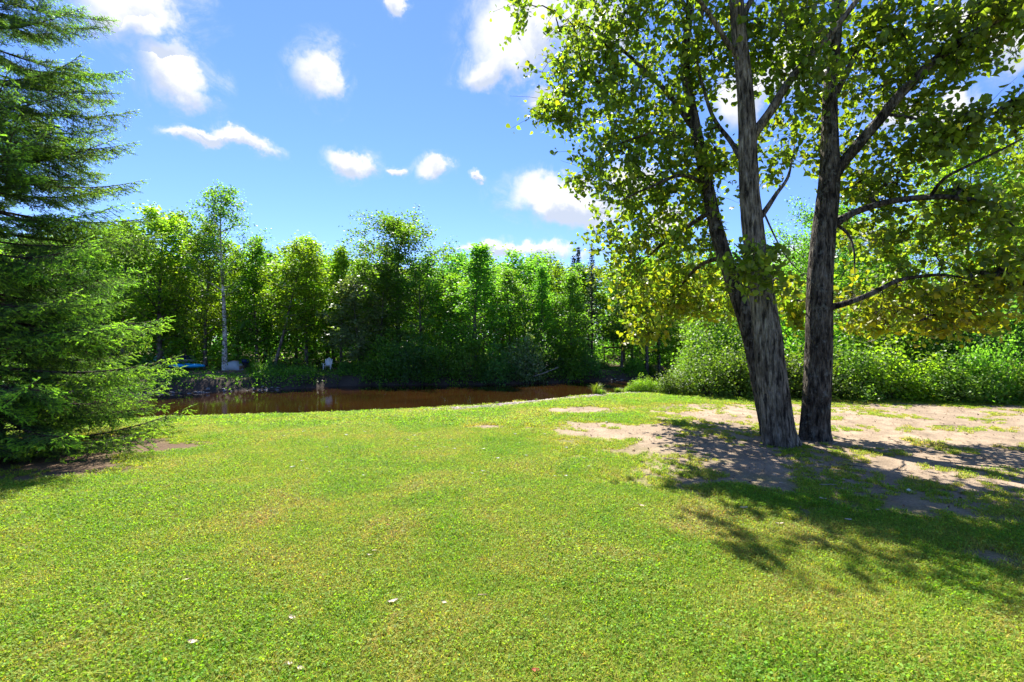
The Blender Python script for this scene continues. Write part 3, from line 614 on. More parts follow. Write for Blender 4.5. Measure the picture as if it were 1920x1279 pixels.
# near hedge behind the poplars
NEAR = [
 (5.0, 14.6, .6, .5, 'low bright bush at the river end of the near hedge', 'leaf_hedge'),
 (5.75, 14.3, .82, .92, 'rounded bright green bush standing out left of the leaning poplar trunks', 'leaf_hedge'),
 (6.55, 14.1, .95, .98, 'full green bush just behind the leaning poplar trunks', 'leaf_hedge'),
 (7.5, 13.9, 1.0, 1.0, 'light green bush seen between the leaning trunks and the upright poplar', 'leaf_hedge'),
 (8.6, 13.6, 1.05, 1.05, 'first bush of the waist-high hedge, next to the upright poplar trunk', 'leaf_hedge'),
]
for i, (x, d, sx, sz, lb, lf) in enumerate(NEAR): plant_shrub(HEDGE, i, x, d, sx, sz, lb, leaf=lf, name='bush')
for i in range(9):
    x = 9.6+i*0.98; d = 13.35-i*0.18+0.2*math.sin(i*2.1)
    plant_shrub(HEDGE, i+2, x, d, 1.0+.18*math.sin(i*1.7), .98+.30*math.sin(i*2.9), ORD[i+1]+' bush of the waist-high hedge, counted from the upright poplar trunk', 'bushes of the near hedge', ['leaf_hedge', 'leaf_yellow', 'leaf_hedge', 'leaf_mid'][i % 4], 'bush')
for i, (x, d, sx, sz, lf) in enumerate([(7.0, 16.6, .8, .85, 'leaf_hedge'), (9.6, 16.3, .9, .95, 'leaf_mid'), (12.2, 15.8, 1.0, 1.0, 'leaf_mid'), (14.8, 15.3, 1.0, 1.05, 'leaf_dark'), (17.4, 15.0, 1.1, 1.1, 'leaf_mid'), (20, 14.5, 1.1, 1.1, 'leaf_dark')]):
    plant_shrub(TALL, i, x, d, sx, sz, ORD[i]+' tall dense shrub behind the waist-high hedge, counted from the leaning poplars', 'tall shrubs behind the near hedge', lf, 'tall_shrub')
# overhanging shrubs on the far bank
for i, (px, d, sx, sz, lf) in enumerate([(720, 41.5, 1.05, 1.15, 'leaf_mid'), (775, 41.2, 1.1, 1.2, 'leaf_dark'), (825, 41, 1.0, 1.1, 'leaf_mid'), (880, 41.3, .95, 1.25, 'leaf_mid'), (930, 41.3, .9, 1.0, 'leaf_dark'),
                                        (1010, 43.0, 1.0, 1.05, 'leaf_dark'), (1055, 44.0, 1.05, 1.1, 'leaf_mid'), (1092, 45, .9, 1.0, 'leaf_dark')]):
    plant_shrub(BANK, i, at(px, d), d, sx, sz, ORD[i]+' shaded shrub drooping over the far water, counted from the white garden chair', 'shrubs overhanging the far water line', lf, 'overhanging_shrub')
plant_shrub(BANK, 1, at(984, 42.2), 42.2, .85, 1.25, 'pale olive-leaved shrub among the green ones over the river', leaf='leaf_pale', name='overhanging_shrub')
plant_shrub(BANK, 2, at(1188, 46), 46, .5, .6, 'small green shrub on the bare eroded far bank', leaf='leaf_mid', name='overhanging_shrub')
for i, (px, d, s) in enumerate([(480, 40.4, .40), (510, 40.4, .5), (565, 41.0, .45), (650, 41, .42), (690, 41.2, .6), (1130, 46.5, .45), (1215, 48.5, .5), (1250, 50, .6)]):
    plant_shrub(BANK, i, at(px, d), d, s, s*.75, ORD[i]+' low shrub on the far bank\'s lip, counted from the upturned grey boat', 'low shrubs on the far bank', 'leaf_dark' if i % 2 else 'leaf_mid', 'low_shrub')

# right-hand trees behind the hedge
VAR['edge_a'] = proto('edge', 'bark_far', 'leaf_mid', 51, 10.0, .2, .10, 4.0, round_prof, 40, 5, 60, 16, 46, .13, .26)
VAR['edge_b'] = proto('edge', 'bark_far', 'leaf_yellow', 52, 10.0, .2, .08, 3.6, tall_prof, 42, 5, 60, 15, 46, .13, .25)
for (v, x, d, H, lf, lb) in [('edge_b', 18.0, 19.0, 8.8, 'leaf_yellow', 'broad sunlit maple behind the hedge, its bright crown seen under the arching poplar limb'),
                             ('edge_a', 13.4, 20.5, 6.9, 'leaf_mid', 'mid-green maple filling the gap right of the upright poplar'),
                             ('edge_a', 23.5, 20.0, 9.0, 'leaf_mid', 'dark green maple at the hedge\'s far right end'),
                             ('edge_b', 9.6, 24.0, 4.6, 'leaf_hedge', 'low bushy tree behind the two poplar trunks'),
                             ('edge_a', 27.0, 25.0, 10.0, 'leaf_dark', 'tall dark tree standing furthest back behind the right-hand maples')]:
    plant_tree(v, x, d, H=H, label=lb, leaf=lf, name='maple_tree')

# undergrowth over the far bank's top and face, and weeds on the near shore
rg = np.random.default_rng(93); n = 46000
x = rg.uniform(-46, 24, n); s_ = rg.gamma(1.5, 2.6, n)+0.25; y = far_edge(x)+s_
cl = fbm(x*.55, y*.55, 88); k = (cl > .40) & ((s_ > 1.4) | (cl > .47)); x, y, s_, cl = x[k], y[k], s_[k], cl[k]
z = ground_z(x, y)+rg.uniform(0, 1, len(x))**1.4*(.15+1.0*np.clip(cl-.4, 0, .4)*2.2)
hgt = z-ground_z(x, y); clear = np.zeros(len(x), bool)      # trodden, low growth in front of the things that stand on the bank
for (opx, od, ow) in ((350, 42.3, 2.0), (439, 42.6, 1.5), (615, 42.3, .9), (286, 45, 1.0), (1150, 50, 1.6)):
    ox = (opx-960)/FPX*od; clear |= (np.abs(x-ox*(y/od)) < ow) & (y < od+1.5) & (hgt > .10)
x, y, z = x[~clear], y[~clear], z[~clear]
mb = MB(); V, Fc, _ = leaves(np.stack([x, y, z], -1), rg, .16, DIAMOND, up=.7); mb.add(V, Fc, np.repeat(rg.uniform(.5, 1.4, len(x))[:, None]*np.ones(3), 4, 0))
n = 52000; x2 = rg.uniform(-75, 60, n); s2 = rg.uniform(9, 34, n); y2 = far_edge(x2)+s2; c2 = fbm(x2*.16, y2*.16, 95); k2 = c2 > .36; x2, y2, c2 = x2[k2], y2[k2], c2[k2]
z2 = ground_z(x2, y2)+rg.uniform(0, 1, len(x2))**1.2*(.3+3.6*np.clip(c2-.36, 0, .4)/.25); V, Fc, _ = leaves(np.stack([x2, y2, z2], -1), rg, .30, DIAMOND, up=.7); mb.add(V, Fc, np.repeat(rg.uniform(.5, 1.3, len(x2))[:, None]*np.ones(3), 4, 0))
tag(link('undergrowth', mb.mesh('undergrowth', [M['leaf_mid']])), 'ferns, grass and low weeds covering the far bank', 'undergrowth', kind='stuff')
def weed_tuft(seed, n, h, spread, wid):
    rg = np.random.default_rng(seed); mb = MB()
    for i in range(n):
        a = rg.uniform(0, 6.28); r = spread*rg.uniform(0, .35); hh = h*rg.uniform(.6, 1.1); o_ = spread*rg.uniform(.3, 1)
        d = np.array([math.cos(a), math.sin(a), 0]); w = np.array([-d[1], d[0], 0])*wid/2; b = d*r
        m1 = b+d*o_*.4+np.array([0, 0, hh*.7]); tp = b+d*o_+np.array([0, 0, hh*rg.uniform(.7, 1)])
        mb.add([b-w, b+w, m1+w, m1-w, tp], [np.array([[0, 1, 2, 3]]), np.array([[3, 2, 4]])], rg.uniform(.7, 1.3)*np.ones(3))
    return mb.mesh('grass_tuft', [M['grass_tall']])
M['grass_tall'] = leaf_mat('tall_grass', (0.125, 0.185, 0.03), tw=.5, hue=.02, val=.2)
TUFT = [weed_tuft(i, 150, .36, .22, .010) for i in range(3)]
tu = link('grass_tuft', TUFT[0], None, (at(1118, 14.6), 14.6, gz(at(1118, 14.6), 14.6)-.01)); tu.scale = (1.25, 1.25, 1.05)
tag(tu, 'lone bright tall grass tuft at the edge of the gravel strip', 'grass tuft')
for i in range(22):
    x = 2.2+2.6*rw.random() if i < 14 else -1+3*rw.random(); d = float(near_edge(np.array([x]))[0])+rw.uniform(-.35, .15); s = rw.uniform(.25, .6) if i < 14 else rw.uniform(.12, .26)
    o = link('grass_tuft', TUFT[i % 3], None, (x, d, gz(x, d)-.01)); o.scale = (s*1.3, s*1.3, s); o.rotation_euler.z = rw.uniform(0, 6)
    tag(o, 'small ragged grass tuft growing along the pebbly river edge of the lawn', 'grass tuft', 'small grass tufts on the gravel edge')
for i, (x, d, s) in enumerate([(3.75, 15.3, .20), (4.1, 15.35, .30), (4.45, 15.2, .24), (4.75, 15.0, .28)]):
    plant_shrub(HEDGE, i, x, d, s*1.2, s, ORD[i]+' yellow-green weed clump between gravel and hedge, counted from the lone grass tuft', 'weed clumps by the water', 'leaf_yellow', 'weed_clump')

# ------------------------------------------------------------------ poplars in front: limbs traced at their own depth, crown grown to fill its volume
def bark_radius(seed, base_z, flare=.28, amp=.065):
    def f(pts, a, rr_):
        out = rr_.copy()
        for i, p in enumerate(pts):
            h = p[2]-base_z; fl = math.exp(-max(h, 0)/.22)
            for j, t in enumerate(a):
                c, s = math.cos(t), math.sin(t)
                nz = mnoise.noise(Vector((c*3.2+seed, s*3.2, h*1.6)))+.6*mnoise.noise(Vector((c*8+seed, s*8, h*3.2)))
                rid = 1-abs(mnoise.noise(Vector((c*6.5, s*6.5+seed, h*1.1))))*2+.9*(1-abs(mnoise.noise(Vector((c*13+3, s*13+seed, h*2.0))))*2.4)
                out[i, j] *= 1+amp*.5*nz+amp*.6*rid+fl*(flare*.5+.16*math.sin(t*5+seed))
        return out
    return f
def poplar(label, bark, limbs, blobs, seed, rk_=.78, per=28, sig=.17, ls=.092, nleaf=250):
    rg = np.random.default_rng(seed); base = np.array(limbs[0][0][0]); bz = gz(base[0], base[1]); root_loc = np.array([base[0], base[1], bz])
    root = thing('poplar_tree', label, 'tree', root_loc)
    sk = []; skr = []
    for i, (pts, rad) in enumerate(limbs):
        p, r = catmull(pts, [q*(rk_ if i == 0 else .78) for q in rad], .04 if i == 0 else .09)
        if i == 0:
            p[:, 0] += .02*np.sin(p[:, 2]*2.1+seed); V, Fc = tube(p, r, 64, bark_radius(seed*3.7, bz))
        else:
            p = p+.025*np.sin(np.arange(len(p))*.55+i)[:, None]*np.array([.6, .5, .8])*np.linspace(0, 1, len(p))[:, None]
            V, Fc = tube(p, r, 12, lambda q, a, rr_: rr_*(1+.10*np.sin(a*3+q[:, 2:3]*9)*np.cos(q[:, 0:1]*7)))
        link('trunk' if i == 0 else 'branch', make_mesh('trunk', V-root_loc, Fc, None, True, [M[bark]]), root)
        k = p[:, 2] > bz+1.9; sk.append(p[k][::2]); skr.append(r[k][::2])
    S = np.concatenate(sk); SR = np.concatenate(skr); n0 = len(S)
    cen = []; yel = []
    for (px, py, d, rx, ry, rd, n, yw) in blobs:
        c = P(px, py, d); e = unit(rg.normal(size=(n, 3)))*(rg.uniform(0, 1, n)**.42)[:, None]
        cen.append(c+e*np.array([rx/FPX*d, rd, ry/FPX*d])); yel.append(np.full(n, yw))
    cen = np.concatenate(cen); yel = np.concatenate(yel); m = len(cen)
    # grow twigs greedily from the nearest wood
    nodes = list(S); par = {}; dist = np.linalg.norm(cen[:, None]-S[None], axis=2); near = dist.argmin(1); dmin = dist.min(1); left = np.ones(m, bool); pos = S.copy(); owner = [-1]*n0; order = []
    att = np.zeros((m, 3)); parent = np.full(m, -1); cnt = np.ones(m); mids = np.zeros((m, 3))
    for _ in range(m):
        i = int(np.where(left, dmin, 1e9).argmin()); left[i] = False; a = pos[near[i]]; c = cen[i]; parent[i] = owner[near[i]]; att[i] = a; order.append(i)
        mid = (a+c)/2+np.array([0, 0, .10])*dmin[i]+rg.normal(size=3)*.05*dmin[i]; mids[i] = mid
        new = np.array([mid, c]); k0 = len(pos); pos = np.vstack([pos, new]); owner += [i, i]
        for q in range(2):
            dd = np.linalg.norm(cen-new[q], axis=1); b = left & (dd*1.12 < dmin); near[b] = k0+q; dmin[b] = dd[b]*1.0
    for i in reversed(order):
        if parent[i] >= 0: cnt[parent[i]] += cnt[i]
    tw = MB(); pts = []; yy = []
    for i in range(m):
        r = .0042*math.sqrt(cnt[i])+.002; p, rr2 = catmull(np.array([att[i], mids[i], cen[i]]), np.array([r, r*.8, .0035]), .12)
        p[1:-1] += rg.normal(size=(len(p)-2, 3))*.012; tw.add(*tube(p, rr2, 5))
        for s in range(4):      # a few drooping shoots to carry the leaves
            e = cen[i]+rg.normal(size=3)*np.array([.2, .2, .13])+np.array([0, 0, -.07]); tw.add(*tube(np.array([cen[i], (cen[i]+e)/2+[0, 0, .02], e]), np.array([.004, .003, .0018]), 3))
            k = max(2, int(per/4*rg.uniform(.6, 1.4))); w_ = rg.uniform(.1, 1.1, k)[:, None]
            pts.append(cen[i]+(e-cen[i])*w_+rg.normal(size=(k, 3))*sig*.42); yy.append(np.full(k, yel[i]))
    link('twigs', tw.mesh('twigs', [M[bark]], True, root_loc), root)['kind'] = 'stuff'
    pts = np.concatenate(pts); yy = np.concatenate(yy); n = len(pts)
    V, Fc, fr = leaves(pts, rg, ls, OVATE, up=.35, droop=.55, svar=.42)
    tn = rg.uniform(.62, 1.35, n)[:, None]*np.ones(3); yk = (rg.uniform(size=n) < yy*.75)[:, None]
    tn = np.where(yk, tn*np.array([1.55, 1.12, .72]), tn)+rg.normal(0, .05, (n, 3)); tn = np.clip(tn, .2, 3)
    # the leaves nearest the viewer are single leaves, the rest one mass
    ctr, A, B, NR, SZ = fr; inside = (np.abs(ctr[:, 0]) < 1.05*ctr[:, 1]) & (ctr[:, 2] < EYE+.70*ctr[:, 1])
    key = np.where(inside, SZ/np.linalg.norm(ctr-np.array([0, 0, EYE]), axis=1), 0); pick = np.argsort(-key)[:nleaf]
    mask = np.ones(n, bool); mask[pick] = False
    Vr = V.reshape(n, 6, 3)[mask].reshape(-1, 3); nf = mask.sum(); Fr = ((np.arange(nf)*6)[:, None, None]+OVATE[1][None]).reshape(-1, 4)
    link('foliage', make_mesh('foliage', Vr-root_loc, Fr, np.repeat(tn[mask], 6, 0), False, [M['poplar_leaf']]), root)['kind'] = 'stuff'
    T = OVATE[0]-np.array([.5, 0, 0])
    lm = [make_mesh('leaf', T, OVATE[1], np.array(c)*np.ones((6, 3)), False, [M['poplar_leaf']]) for c in ((.75, .75, .75), (1, 1, 1), (1.25, 1.2, 1.1), (1.55, 1.12, .72))]
    for i in pick:
        o = bpy.data.objects.new('leaf', lm[3 if yk[i, 0] else int(rg.integers(0, 3))]); col.objects.link(o); o.parent = root
        mt = Matrix(((*(A[i]),), (*(B[i]),), (*(NR[i]),))).transposed().to_4x4(); s = float(SZ[i])
        o.matrix_basis = Matrix.Translation(Vector(ctr[i]-root_loc)) @ mt @ Matrix.Diagonal((s, s, s, 1))
    return root
def PL(*q): return [P(*a) for a in q]
# leaning grey trunk
poplar('thick grey furrowed poplar trunk leaning left, beside the upright dark trunk', 'bark_grey', [
 (PL((1464, 850, 7.45), (1462, 836, 7.45), (1455, 760, 7.45), (1441, 650, 7.45), (1424, 540, 7.5), (1412, 420, 7.5), (1403, 300, 7.5), (1395, 180, 7.5), (1383, 0, 7.5), (1378, -200, 7.5), (1384, -420, 7.6), (1390, -600, 7.7)),
  [.30, .29, .275, .25, .215, .19, .165, .145, .125, .10, .065, .02]),
 (PL((1406, 262, 7.5), (1440, 215, 7.4), (1490, 140, 7.3), (1560, 60, 7.2), (1630, -30, 7.1), (1700, -130, 7.0)), [.10, .085, .07, .055, .045, .02]),
 (PL((1408, 330, 7.5), (1375, 275, 7.9), (1335, 215, 8.3), (1310, 130, 8.6), (1300, 20, 8.8)), [.065, .05, .04, .03, .012]),
 (PL((1424, 410, 7.5), (1455, 365, 7.7), (1478, 330, 7.9), (1490, 270, 8.1)), [.06, .04, .028, .01]),
 (PL((1390, 120, 7.5), (1350, 60, 7.4), (1300, -20, 7.2), (1250, -120, 7.1)), [.06, .05, .035, .015]),
 (PL((1386, 40, 7.5), (1430, -40, 7.7), (1480, -160, 8.0), (1510, -300, 8.2)), [.06, .05, .035, .012]),
 (PL((1430, 395, 7.45), (1455, 450, 7.2), (1490, 500, 7.0), (1530, 540, 6.9)), [.02, .014, .010, .004]),
], [(1325, 95, 8.4, 75, 85, 1.1, 46, .1), (1465, 70, 7.7, 85, 95, 1.1, 60, .05), (1340, 300, 8.4, 60, 90, .8, 30, .2), (1412, 500, 6.85, 64, 58, .35, 17, 0), (1505, 150, 7.4, 50, 60, .7, 20, .05),
    (1440, 290, 8.2, 50, 60, .6, 12, .1), (1485, 575, 9.0, 45, 55, .6, 22, .5), (1400, -140, 7.6, 230, 120, 1.7, 70, .05), (1400, -400, 7.6, 200, 170, 1.7, 62, .05)], 3)
# dark leaning trunk behind it
poplar('slimmer dark poplar trunk leaning far left behind the thick grey trunk', 'bark_dark', [
 (PL((1450, 815, 8.15), (1446, 795, 8.15), (1425, 710, 8.2), (1402, 620, 8.3), (1372, 520, 8.4), (1345, 430, 8.5), (1318, 320, 8.6), (1300, 220, 8.7), (1285, 110, 8.8), (1292, 0, 8.9), (1290, -180, 9.0), (1280, -400, 9.1)),
  [.24, .235, .215, .20, .185, .17, .15, .13, .11, .095, .06, .02]),
 (PL((1310, 275, 8.6), (1270, 252, 8.7), (1225, 250, 8.9), (1170, 268, 9.1), (1120, 290, 9.3)), [.06, .045, .035, .025, .010]),
 (PL((1335, 395, 8.5), (1290, 425, 8.9), (1240, 460, 9.4), (1190, 505, 9.9), (1160, 540, 10.2)), [.065, .05, .04, .028, .010]),
 (PL((1303, 245, 8.7), (1255, 180, 8.8), (1200, 125, 9.0), (1140, 75, 9.2), (1070, 35, 9.4)), [.07, .055, .045, .03, .010]),
 (PL((1326, 350, 8.6), (1280, 330, 8.4), (1220, 350, 8.3), (1160, 380, 8.3)), [.05, .04, .028, .010]),
 (PL((1360, 480, 8.4), (1310, 500, 9.0), (1270, 545, 9.8), (1240, 590, 10.4)), [.055, .045, .03, .010]),
 (PL((1286, 130, 8.8), (1310, 60, 8.8), (1325, -40, 8.7), (1345, -160, 8.6)), [.06, .05, .04, .012]),
 (PL((1290, 20, 8.9), (1230, -60, 9.0), (1150, -130, 9.2), (1080, -170, 9.4)), [.05, .04, .03, .010]),
], [(1140, 60, 9.2, 150, 85, 1.2, 95, .10), (1090, 170, 9.4, 85, 95, 1.0, 48, .08), (1205, 190, 9.0, 100, 110, 1.2, 75, .15), (1145, 330, 9.2, 75, 75, .9, 42, .1), (1250, 340, 8.9, 85, 90, 1.0, 56, .2),
    (1040, 215, 9.5, 45, 30, .4, 9, 0), (1170, 470, 9.8, 70, 70, .9, 46, .25), (1230, 555, 10.3, 85, 70, 1.0, 66, .60), (1320, 545, 9.6, 75, 60, .8, 46, .55), (1290, 440, 9.2, 60, 70, .8, 34, .3), (1215, 625, 10.4, 40, 24, .4, 12, .7), (975, 20, 9.3, 30, 28, .4, 7, 0),
    (1190, -150, 9.2, 190, 120, 1.6, 60, .05), (1270, -380, 9.1, 170, 150, 1.6, 50, .05)], 4, .66)
# upright dark trunk
poplar('upright dark poplar trunk with a heavy limb rising to the right', 'bark_dark', [
 (PL((1528, 838, 7.9), (1528, 822, 7.9), (1530, 740, 7.9), (1533, 640, 7.9), (1538, 540, 7.9), (1545, 440, 7.9), (1552, 340, 7.9), (1555, 240, 7.95), (1560, 150, 8.0), (1566, 60, 8.0), (1570, -60, 8.1), (1585, -250, 8.2), (1590, -450, 8.3)),
  [.25, .24, .232, .225, .215, .20, .175, .135, .115, .10, .085, .055, .02]),
 (PL((1556, 345, 7.9), (1585, 300, 7.8), (1640, 235, 7.6), (1700, 165, 7.4), (1765, 105, 7.2), (1840, 55, 7.0), (1930, 0, 6.8), (2040, -80, 6.6)), [.125, .11, .10, .09, .08, .065, .05, .015]),
 (PL((1560, 425, 7.9), (1600, 400, 7.8), (1660, 380, 7.6), (1730, 372, 7.4), (1790, 370, 7.2), (1850, 385, 7.1), (1905, 430, 7.0)), [.085, .07, .06, .055, .05, .04, .014]),
 (PL((1552, 578, 7.9), (1590, 568, 7.8), (1640, 548, 7.7), (1690, 525, 7.6), (1760, 515, 7.5), (1830, 530, 7.4)), [.075, .06, .05, .04, .03, .010]),
 (PL((1742, 372, 7.35), (1770, 335, 7.2), (1820, 310, 7.0), (1880, 280, 6.8), (1940, 245, 6.6)), [.035, .030, .025, .02, .008]),
 (PL((1563, 190, 8.0), (1590, 130, 8.0), (1620, 70, 8.1), (1660, 10, 8.1), (1700, -70, 8.2)), [.06, .055, .05, .04, .012]),
 (PL((1572, 425, 7.9), (1590, 440, 7.8), (1600, 470, 7.7), (1604, 520, 7.6)), [.03, .026, .02, .007]),
 (PL((1660, 215, 7.55), (1720, 225, 7.4), (1770, 250, 7.2), (1830, 280, 7.1)), [.03, .025, .02, .007]),
 (PL((1780, 95, 7.15), (1800, 55, 7.1), (1830, 10, 7.0), (1850, -60, 7.0)), [.045, .035, .028, .010]),
], [(1640, 60, 8.1, 95, 75, 1.1, 60, .05), (1790, 90, 7.3, 110, 70, .9, 52, .03), (1660, 190, 8.2, 90, 85, .9, 42, .08), (1770, 255, 7.2, 80, 45, .6, 30, .03), (1870, 220, 6.8, 60, 40, .5, 13, 0), (1890, 20, 6.9, 60, 40, .5, 16, 0),
    (1620, 330, 8.2, 65, 75, .8, 40, .12), (1700, 440, 7.9, 130, 75, .9, 48, .2), (1860, 400, 7.2, 85, 85, .7, 32, .12), (1660, 575, 8.2, 105, 50, .9, 46, .6), (1790, 575, 7.9, 90, 55, .8, 46, .65), (1870, 520, 7.4, 60, 55, .6, 34, .35),
    (1520, 250, 8.3, 40, 90, .6, 20, .1), (1650, -160, 8.1, 220, 130, 1.7, 72, .05), (1620, -420, 8.2, 180, 150, 1.6, 58, .05), (1960, -40, 6.8, 90, 70, .9, 34, .03), (2050, 220, 6.8, 110, 120, 1.0, 50, .05)], 5, .84)

# ------------------------------------------------------------------ big spruce at the left: each bough a part
def spruce_bough(seed, Lb=3.0):
    rg = np.random.default_rng(seed); wood = MB(); nd = MB(); shoots = []
    s = np.linspace(0, 1, 12); ax = np.stack([Lb*s, .12*np.sin(s*3+seed)*s, -.16*Lb*s*(1-s)*1.4+.05*Lb*s**3], -1)
    wood.add(*tube(ax, .030*(1-.88*s), 6))
    def pt(v): return np.array([np.interp(v, s, ax[:, k]) for k in range(3)])
    n = 26
    for i in range(n):
        for sd_ in (-1, 1):
            v = .12+.86*(i+rg.uniform(0, 1))/n; q = pt(v); l = (.30*Lb*(1-v)**.8*(.35+min(1, v*2.2)*.65)+.10)*rg.uniform(.7, 1.2); an = R(rg.uniform(42, 66))
            d = np.array([math.cos(an), sd_*math.sin(an), rg.uniform(-.65, .05)]); d /= np.linalg.norm(d); w = np.linspace(0, 1, 5)[:, None]
            sp_ = q+d*w*l+np.array([.05*l, 0, -.14*l])*w**2+np.array([0, 0, .05*l])*w**3; wood.add(*tube(sp_, .008*(1-.75*w[:, 0])+.001, 3))
            m = max(3, int(l/.045)); sd2 = np.array([math.cos(an), sd_*math.sin(an), 0]); lat = np.array([-sd2[1], sd2[0], 0])
            for j in range(m):
                v2 = .08+.92*(j+rg.uniform(0, 1))/m; b = sp_[0]+(sp_[-1]-sp_[0])*v2; tl = rg.uniform(.08, .15)*(1.15-.4*v2)
                e = unit(sd2*.75+lat*(1 if j % 2 else -1)*.75+np.array([0, 0, rg.uniform(-.55, .15)])); shoots.append((b, e, tl, v2 > .75 or v > .92))
            if l > .3:
                for j in range(int(l/.11)):
                    v2 = .2+.7*rg.uniform(); b = sp_[0]+(sp_[-1]-sp_[0])*v2; t3 = unit(sd2*.8+lat*rg.choice([-1, 1])*rg.uniform(.5, .9)+np.array([0, 0, rg.uniform(-.8, .1)])); l3 = l*rg.uniform(.2, .42)
                    wood.add(*tube(np.array([b, b+t3*l3]), np.array([.004, .0015]), 3)); m3 = max(2, int(l3/.045))
                    for q3 in range(m3):
                        w3 = (q3+rg.uniform(.2, 1))/m3; shoots.append((b+t3*l3*w3, unit(t3+rg.normal(size=3)*.55), rg.uniform(.06, .11), w3 > .75 and v > .4))
            shoots.append((sp_[-1], unit(sp_[-1]-sp_[-2]), rg.uniform(.07, .11), True))
        v = .15+.85*(i+rg.uniform())/n; shoots.append((pt(v), unit(np.array([.8, rg.normal()*.3, rg.uniform(.1, .6)])), rg.uniform(.06, .10), v > .8))
    shoots.append((ax[-1], unit(ax[-1]-ax[-2]), .13, True))
    B = np.array([q[0] for q in shoots]); D = np.array([q[1] for q in shoots]); TL = np.array([q[2] for q in shoots]); NEW = np.array([q[3] for q in shoots]); ns = len(B)
    K = 26; u = (np.arange(K)+.5)/K; th = rg.uniform(0, 6.283, (ns, K))
    U = unit(np.cross(D, np.array([.1, .2, .97]))); W = np.cross(D, U)
    rad = np.cos(th)[:, :, None]*U[:, None]+np.sin(th)[:, :, None]*W[:, None]; rad[:, :, 2] += .25; rad = unit(rad)
    p0 = B[:, None]+D[:, None]*(TL[:, None]*u[None])[:, :, None]
    dr = unit(D[:, None]*.75+rad); nl = (.021*rg.uniform(.8, 1.2, (ns, K)))[:, :, None]; wd = unit(np.cross(dr, D[:, None]+.01))*.0055
    V = np.stack([p0-wd, p0+wd, p0+dr*nl], 2).reshape(-1, 3); F_ = np.arange(len(V)).reshape(-1, 3)
    tn = rg.uniform(.65, 1.25, ns)[:, None]*np.where(NEW[:, None], np.array([2.5, 2.2, 1.0]), np.array([1, 1, 1.0]))
    nd.add(V, F_, np.repeat(tn, K*3, 0))
    return wood.mesh('bough_wood', [M['bark_spruce']], True), nd.mesh('needle_sprays', [M['needle']])
BOUGH = [spruce_bough(200+i) for i in range(5)]
SX, SY, SH, SR0 = -7.45, 6.8, 9.6, 2.45
sp_root = thing('spruce_tree', 'large bushy green spruce with boughs sweeping down to the lawn\'s edge', 'tree', (SX, SY, gz(SX, SY)))
pz = np.linspace(-.2, SH, 30); V, Fc = tube(np.stack([0*pz+.03*np.sin(pz), .03*np.cos(pz*1.3), pz], -1), .17*(1-.95*np.clip(pz, 0, SH)/SH)+.008, 16, bark_radius(2.2, 0, .3))
link('trunk', make_mesh('spruce_trunk', V, Fc, None, True, [M['bark_spruce']]), sp_root)
rs = random.Random(44); h = .28; az0 = 0
while h < SH-.25:
    nb = 8 if h < 5 else 6
    for k in range(nb):
        az = az0+k*2*math.pi/nb+rs.uniform(-.3, .3); hh = h+rs.uniform(-.14, .14); l = SR0*(1-hh/SH)**.50*rs.uniform(.8, 1.1)
        pitch = R(-6+34*(hh/SH)**1.2+rs.uniform(-6, 6)); i = rs.randrange(5)
        if hh < .55: pitch = R(rs.uniform(-2, 5))
        b = link('branch', BOUGH[i][0], sp_root, (0, 0, hh)); b.rotation_euler = Euler((rs.uniform(-.5, .5), -pitch, az), 'XYZ'); s = l/3.0; sw = max(s, .5)
        b.scale = (s, sw, sw); f = link('needle_sprays', BOUGH[i][1], b); f['kind'] = 'stuff'
    az0 += .55; h += .33

# ------------------------------------------------------------------ things on the far bank
M['white'] = plain_mat('white_paint', (0.74, 0.75, 0.74), .5, .06); M['blue'] = plain_mat('blue_plastic', (0.005, 0.33, 0.68), .35, .1, 3, .5)
M['navy'] = plain_mat('navy_tarp', (0.012, 0.028, 0.11), .6, .3, 4, bump=.3); M['grey_tarp'] = plain_mat('grey_hull', (0.36, 0.40, 0.43), .55, .12, 4)
M['teal'] = plain_mat('pale_green_paint', (0.18, 0.36, 0.31), .55, .2); M['wood'] = plain_mat('weathered_wood', (0.21, 0.125, 0.085), .85, .35, 6); M['wood_dark'] = plain_mat('dark_wood', (0.07, 0.055, 0.045), .85, .3, 6)
M['black'] = plain_mat('black_rubber', (.02, .02, .02), .7, .2)
def part(name, parent, mat, boxes, smooth=False):
    mb = MB()
    for bx in boxes: mb.box(*bx)
    o = link(name, mb.mesh(name, [M[mat]], smooth), parent); md = o.modifiers.new('bevel', 'BEVEL'); md.width = .008; md.segments = 1; return o
def hull(name, parent, mat, L_, W_, H_, z0, pow_=.55, n=22, m=14, flat=.0, sheer=.12):
    s = np.linspace(-1, 1, n); V = []
    for v in s:
        w = W_/2*max(.02, (1-abs(v)**2.6))**pow_; hh = H_*max(.12, (1-abs(v)**3.2))**.5
        for j in range(m):
            a = 2*math.pi*j/m; y = math.cos(a)*w; z = math.sin(a)*hh*(.5 if math.sin(a) < 0 else .5-flat)
            V.append((v*L_/2, y, z0+hh*.5+z+sheer*abs(v)**3))
    i = np.arange(n-1)[:, None]*m; j = np.arange(m)[None]; k = (j+1) % m
    F_ = np.stack([i+j, i+k, i+m+k, i+m+j], -1).reshape(-1, 4)
    return link(name, make_mesh(name, V, [F_, np.arange(m)[None, ::-1], ((n-1)*m+np.arange(m))[None]], None, True, [M[mat]]), parent)
def ring(name, parent, mat, c, a, b, r):
    t_2 = np.linspace(0, 2*math.pi, 25); p = np.stack([c[0]+a*np.cos(t_2), c[1]+b*np.sin(t_2), 0*t_2+c[2]], -1); V, F_ = tube(p, np.full(25, r), 6); return link(name, make_mesh(name, V, F_, None, True, [M[mat]]), parent)
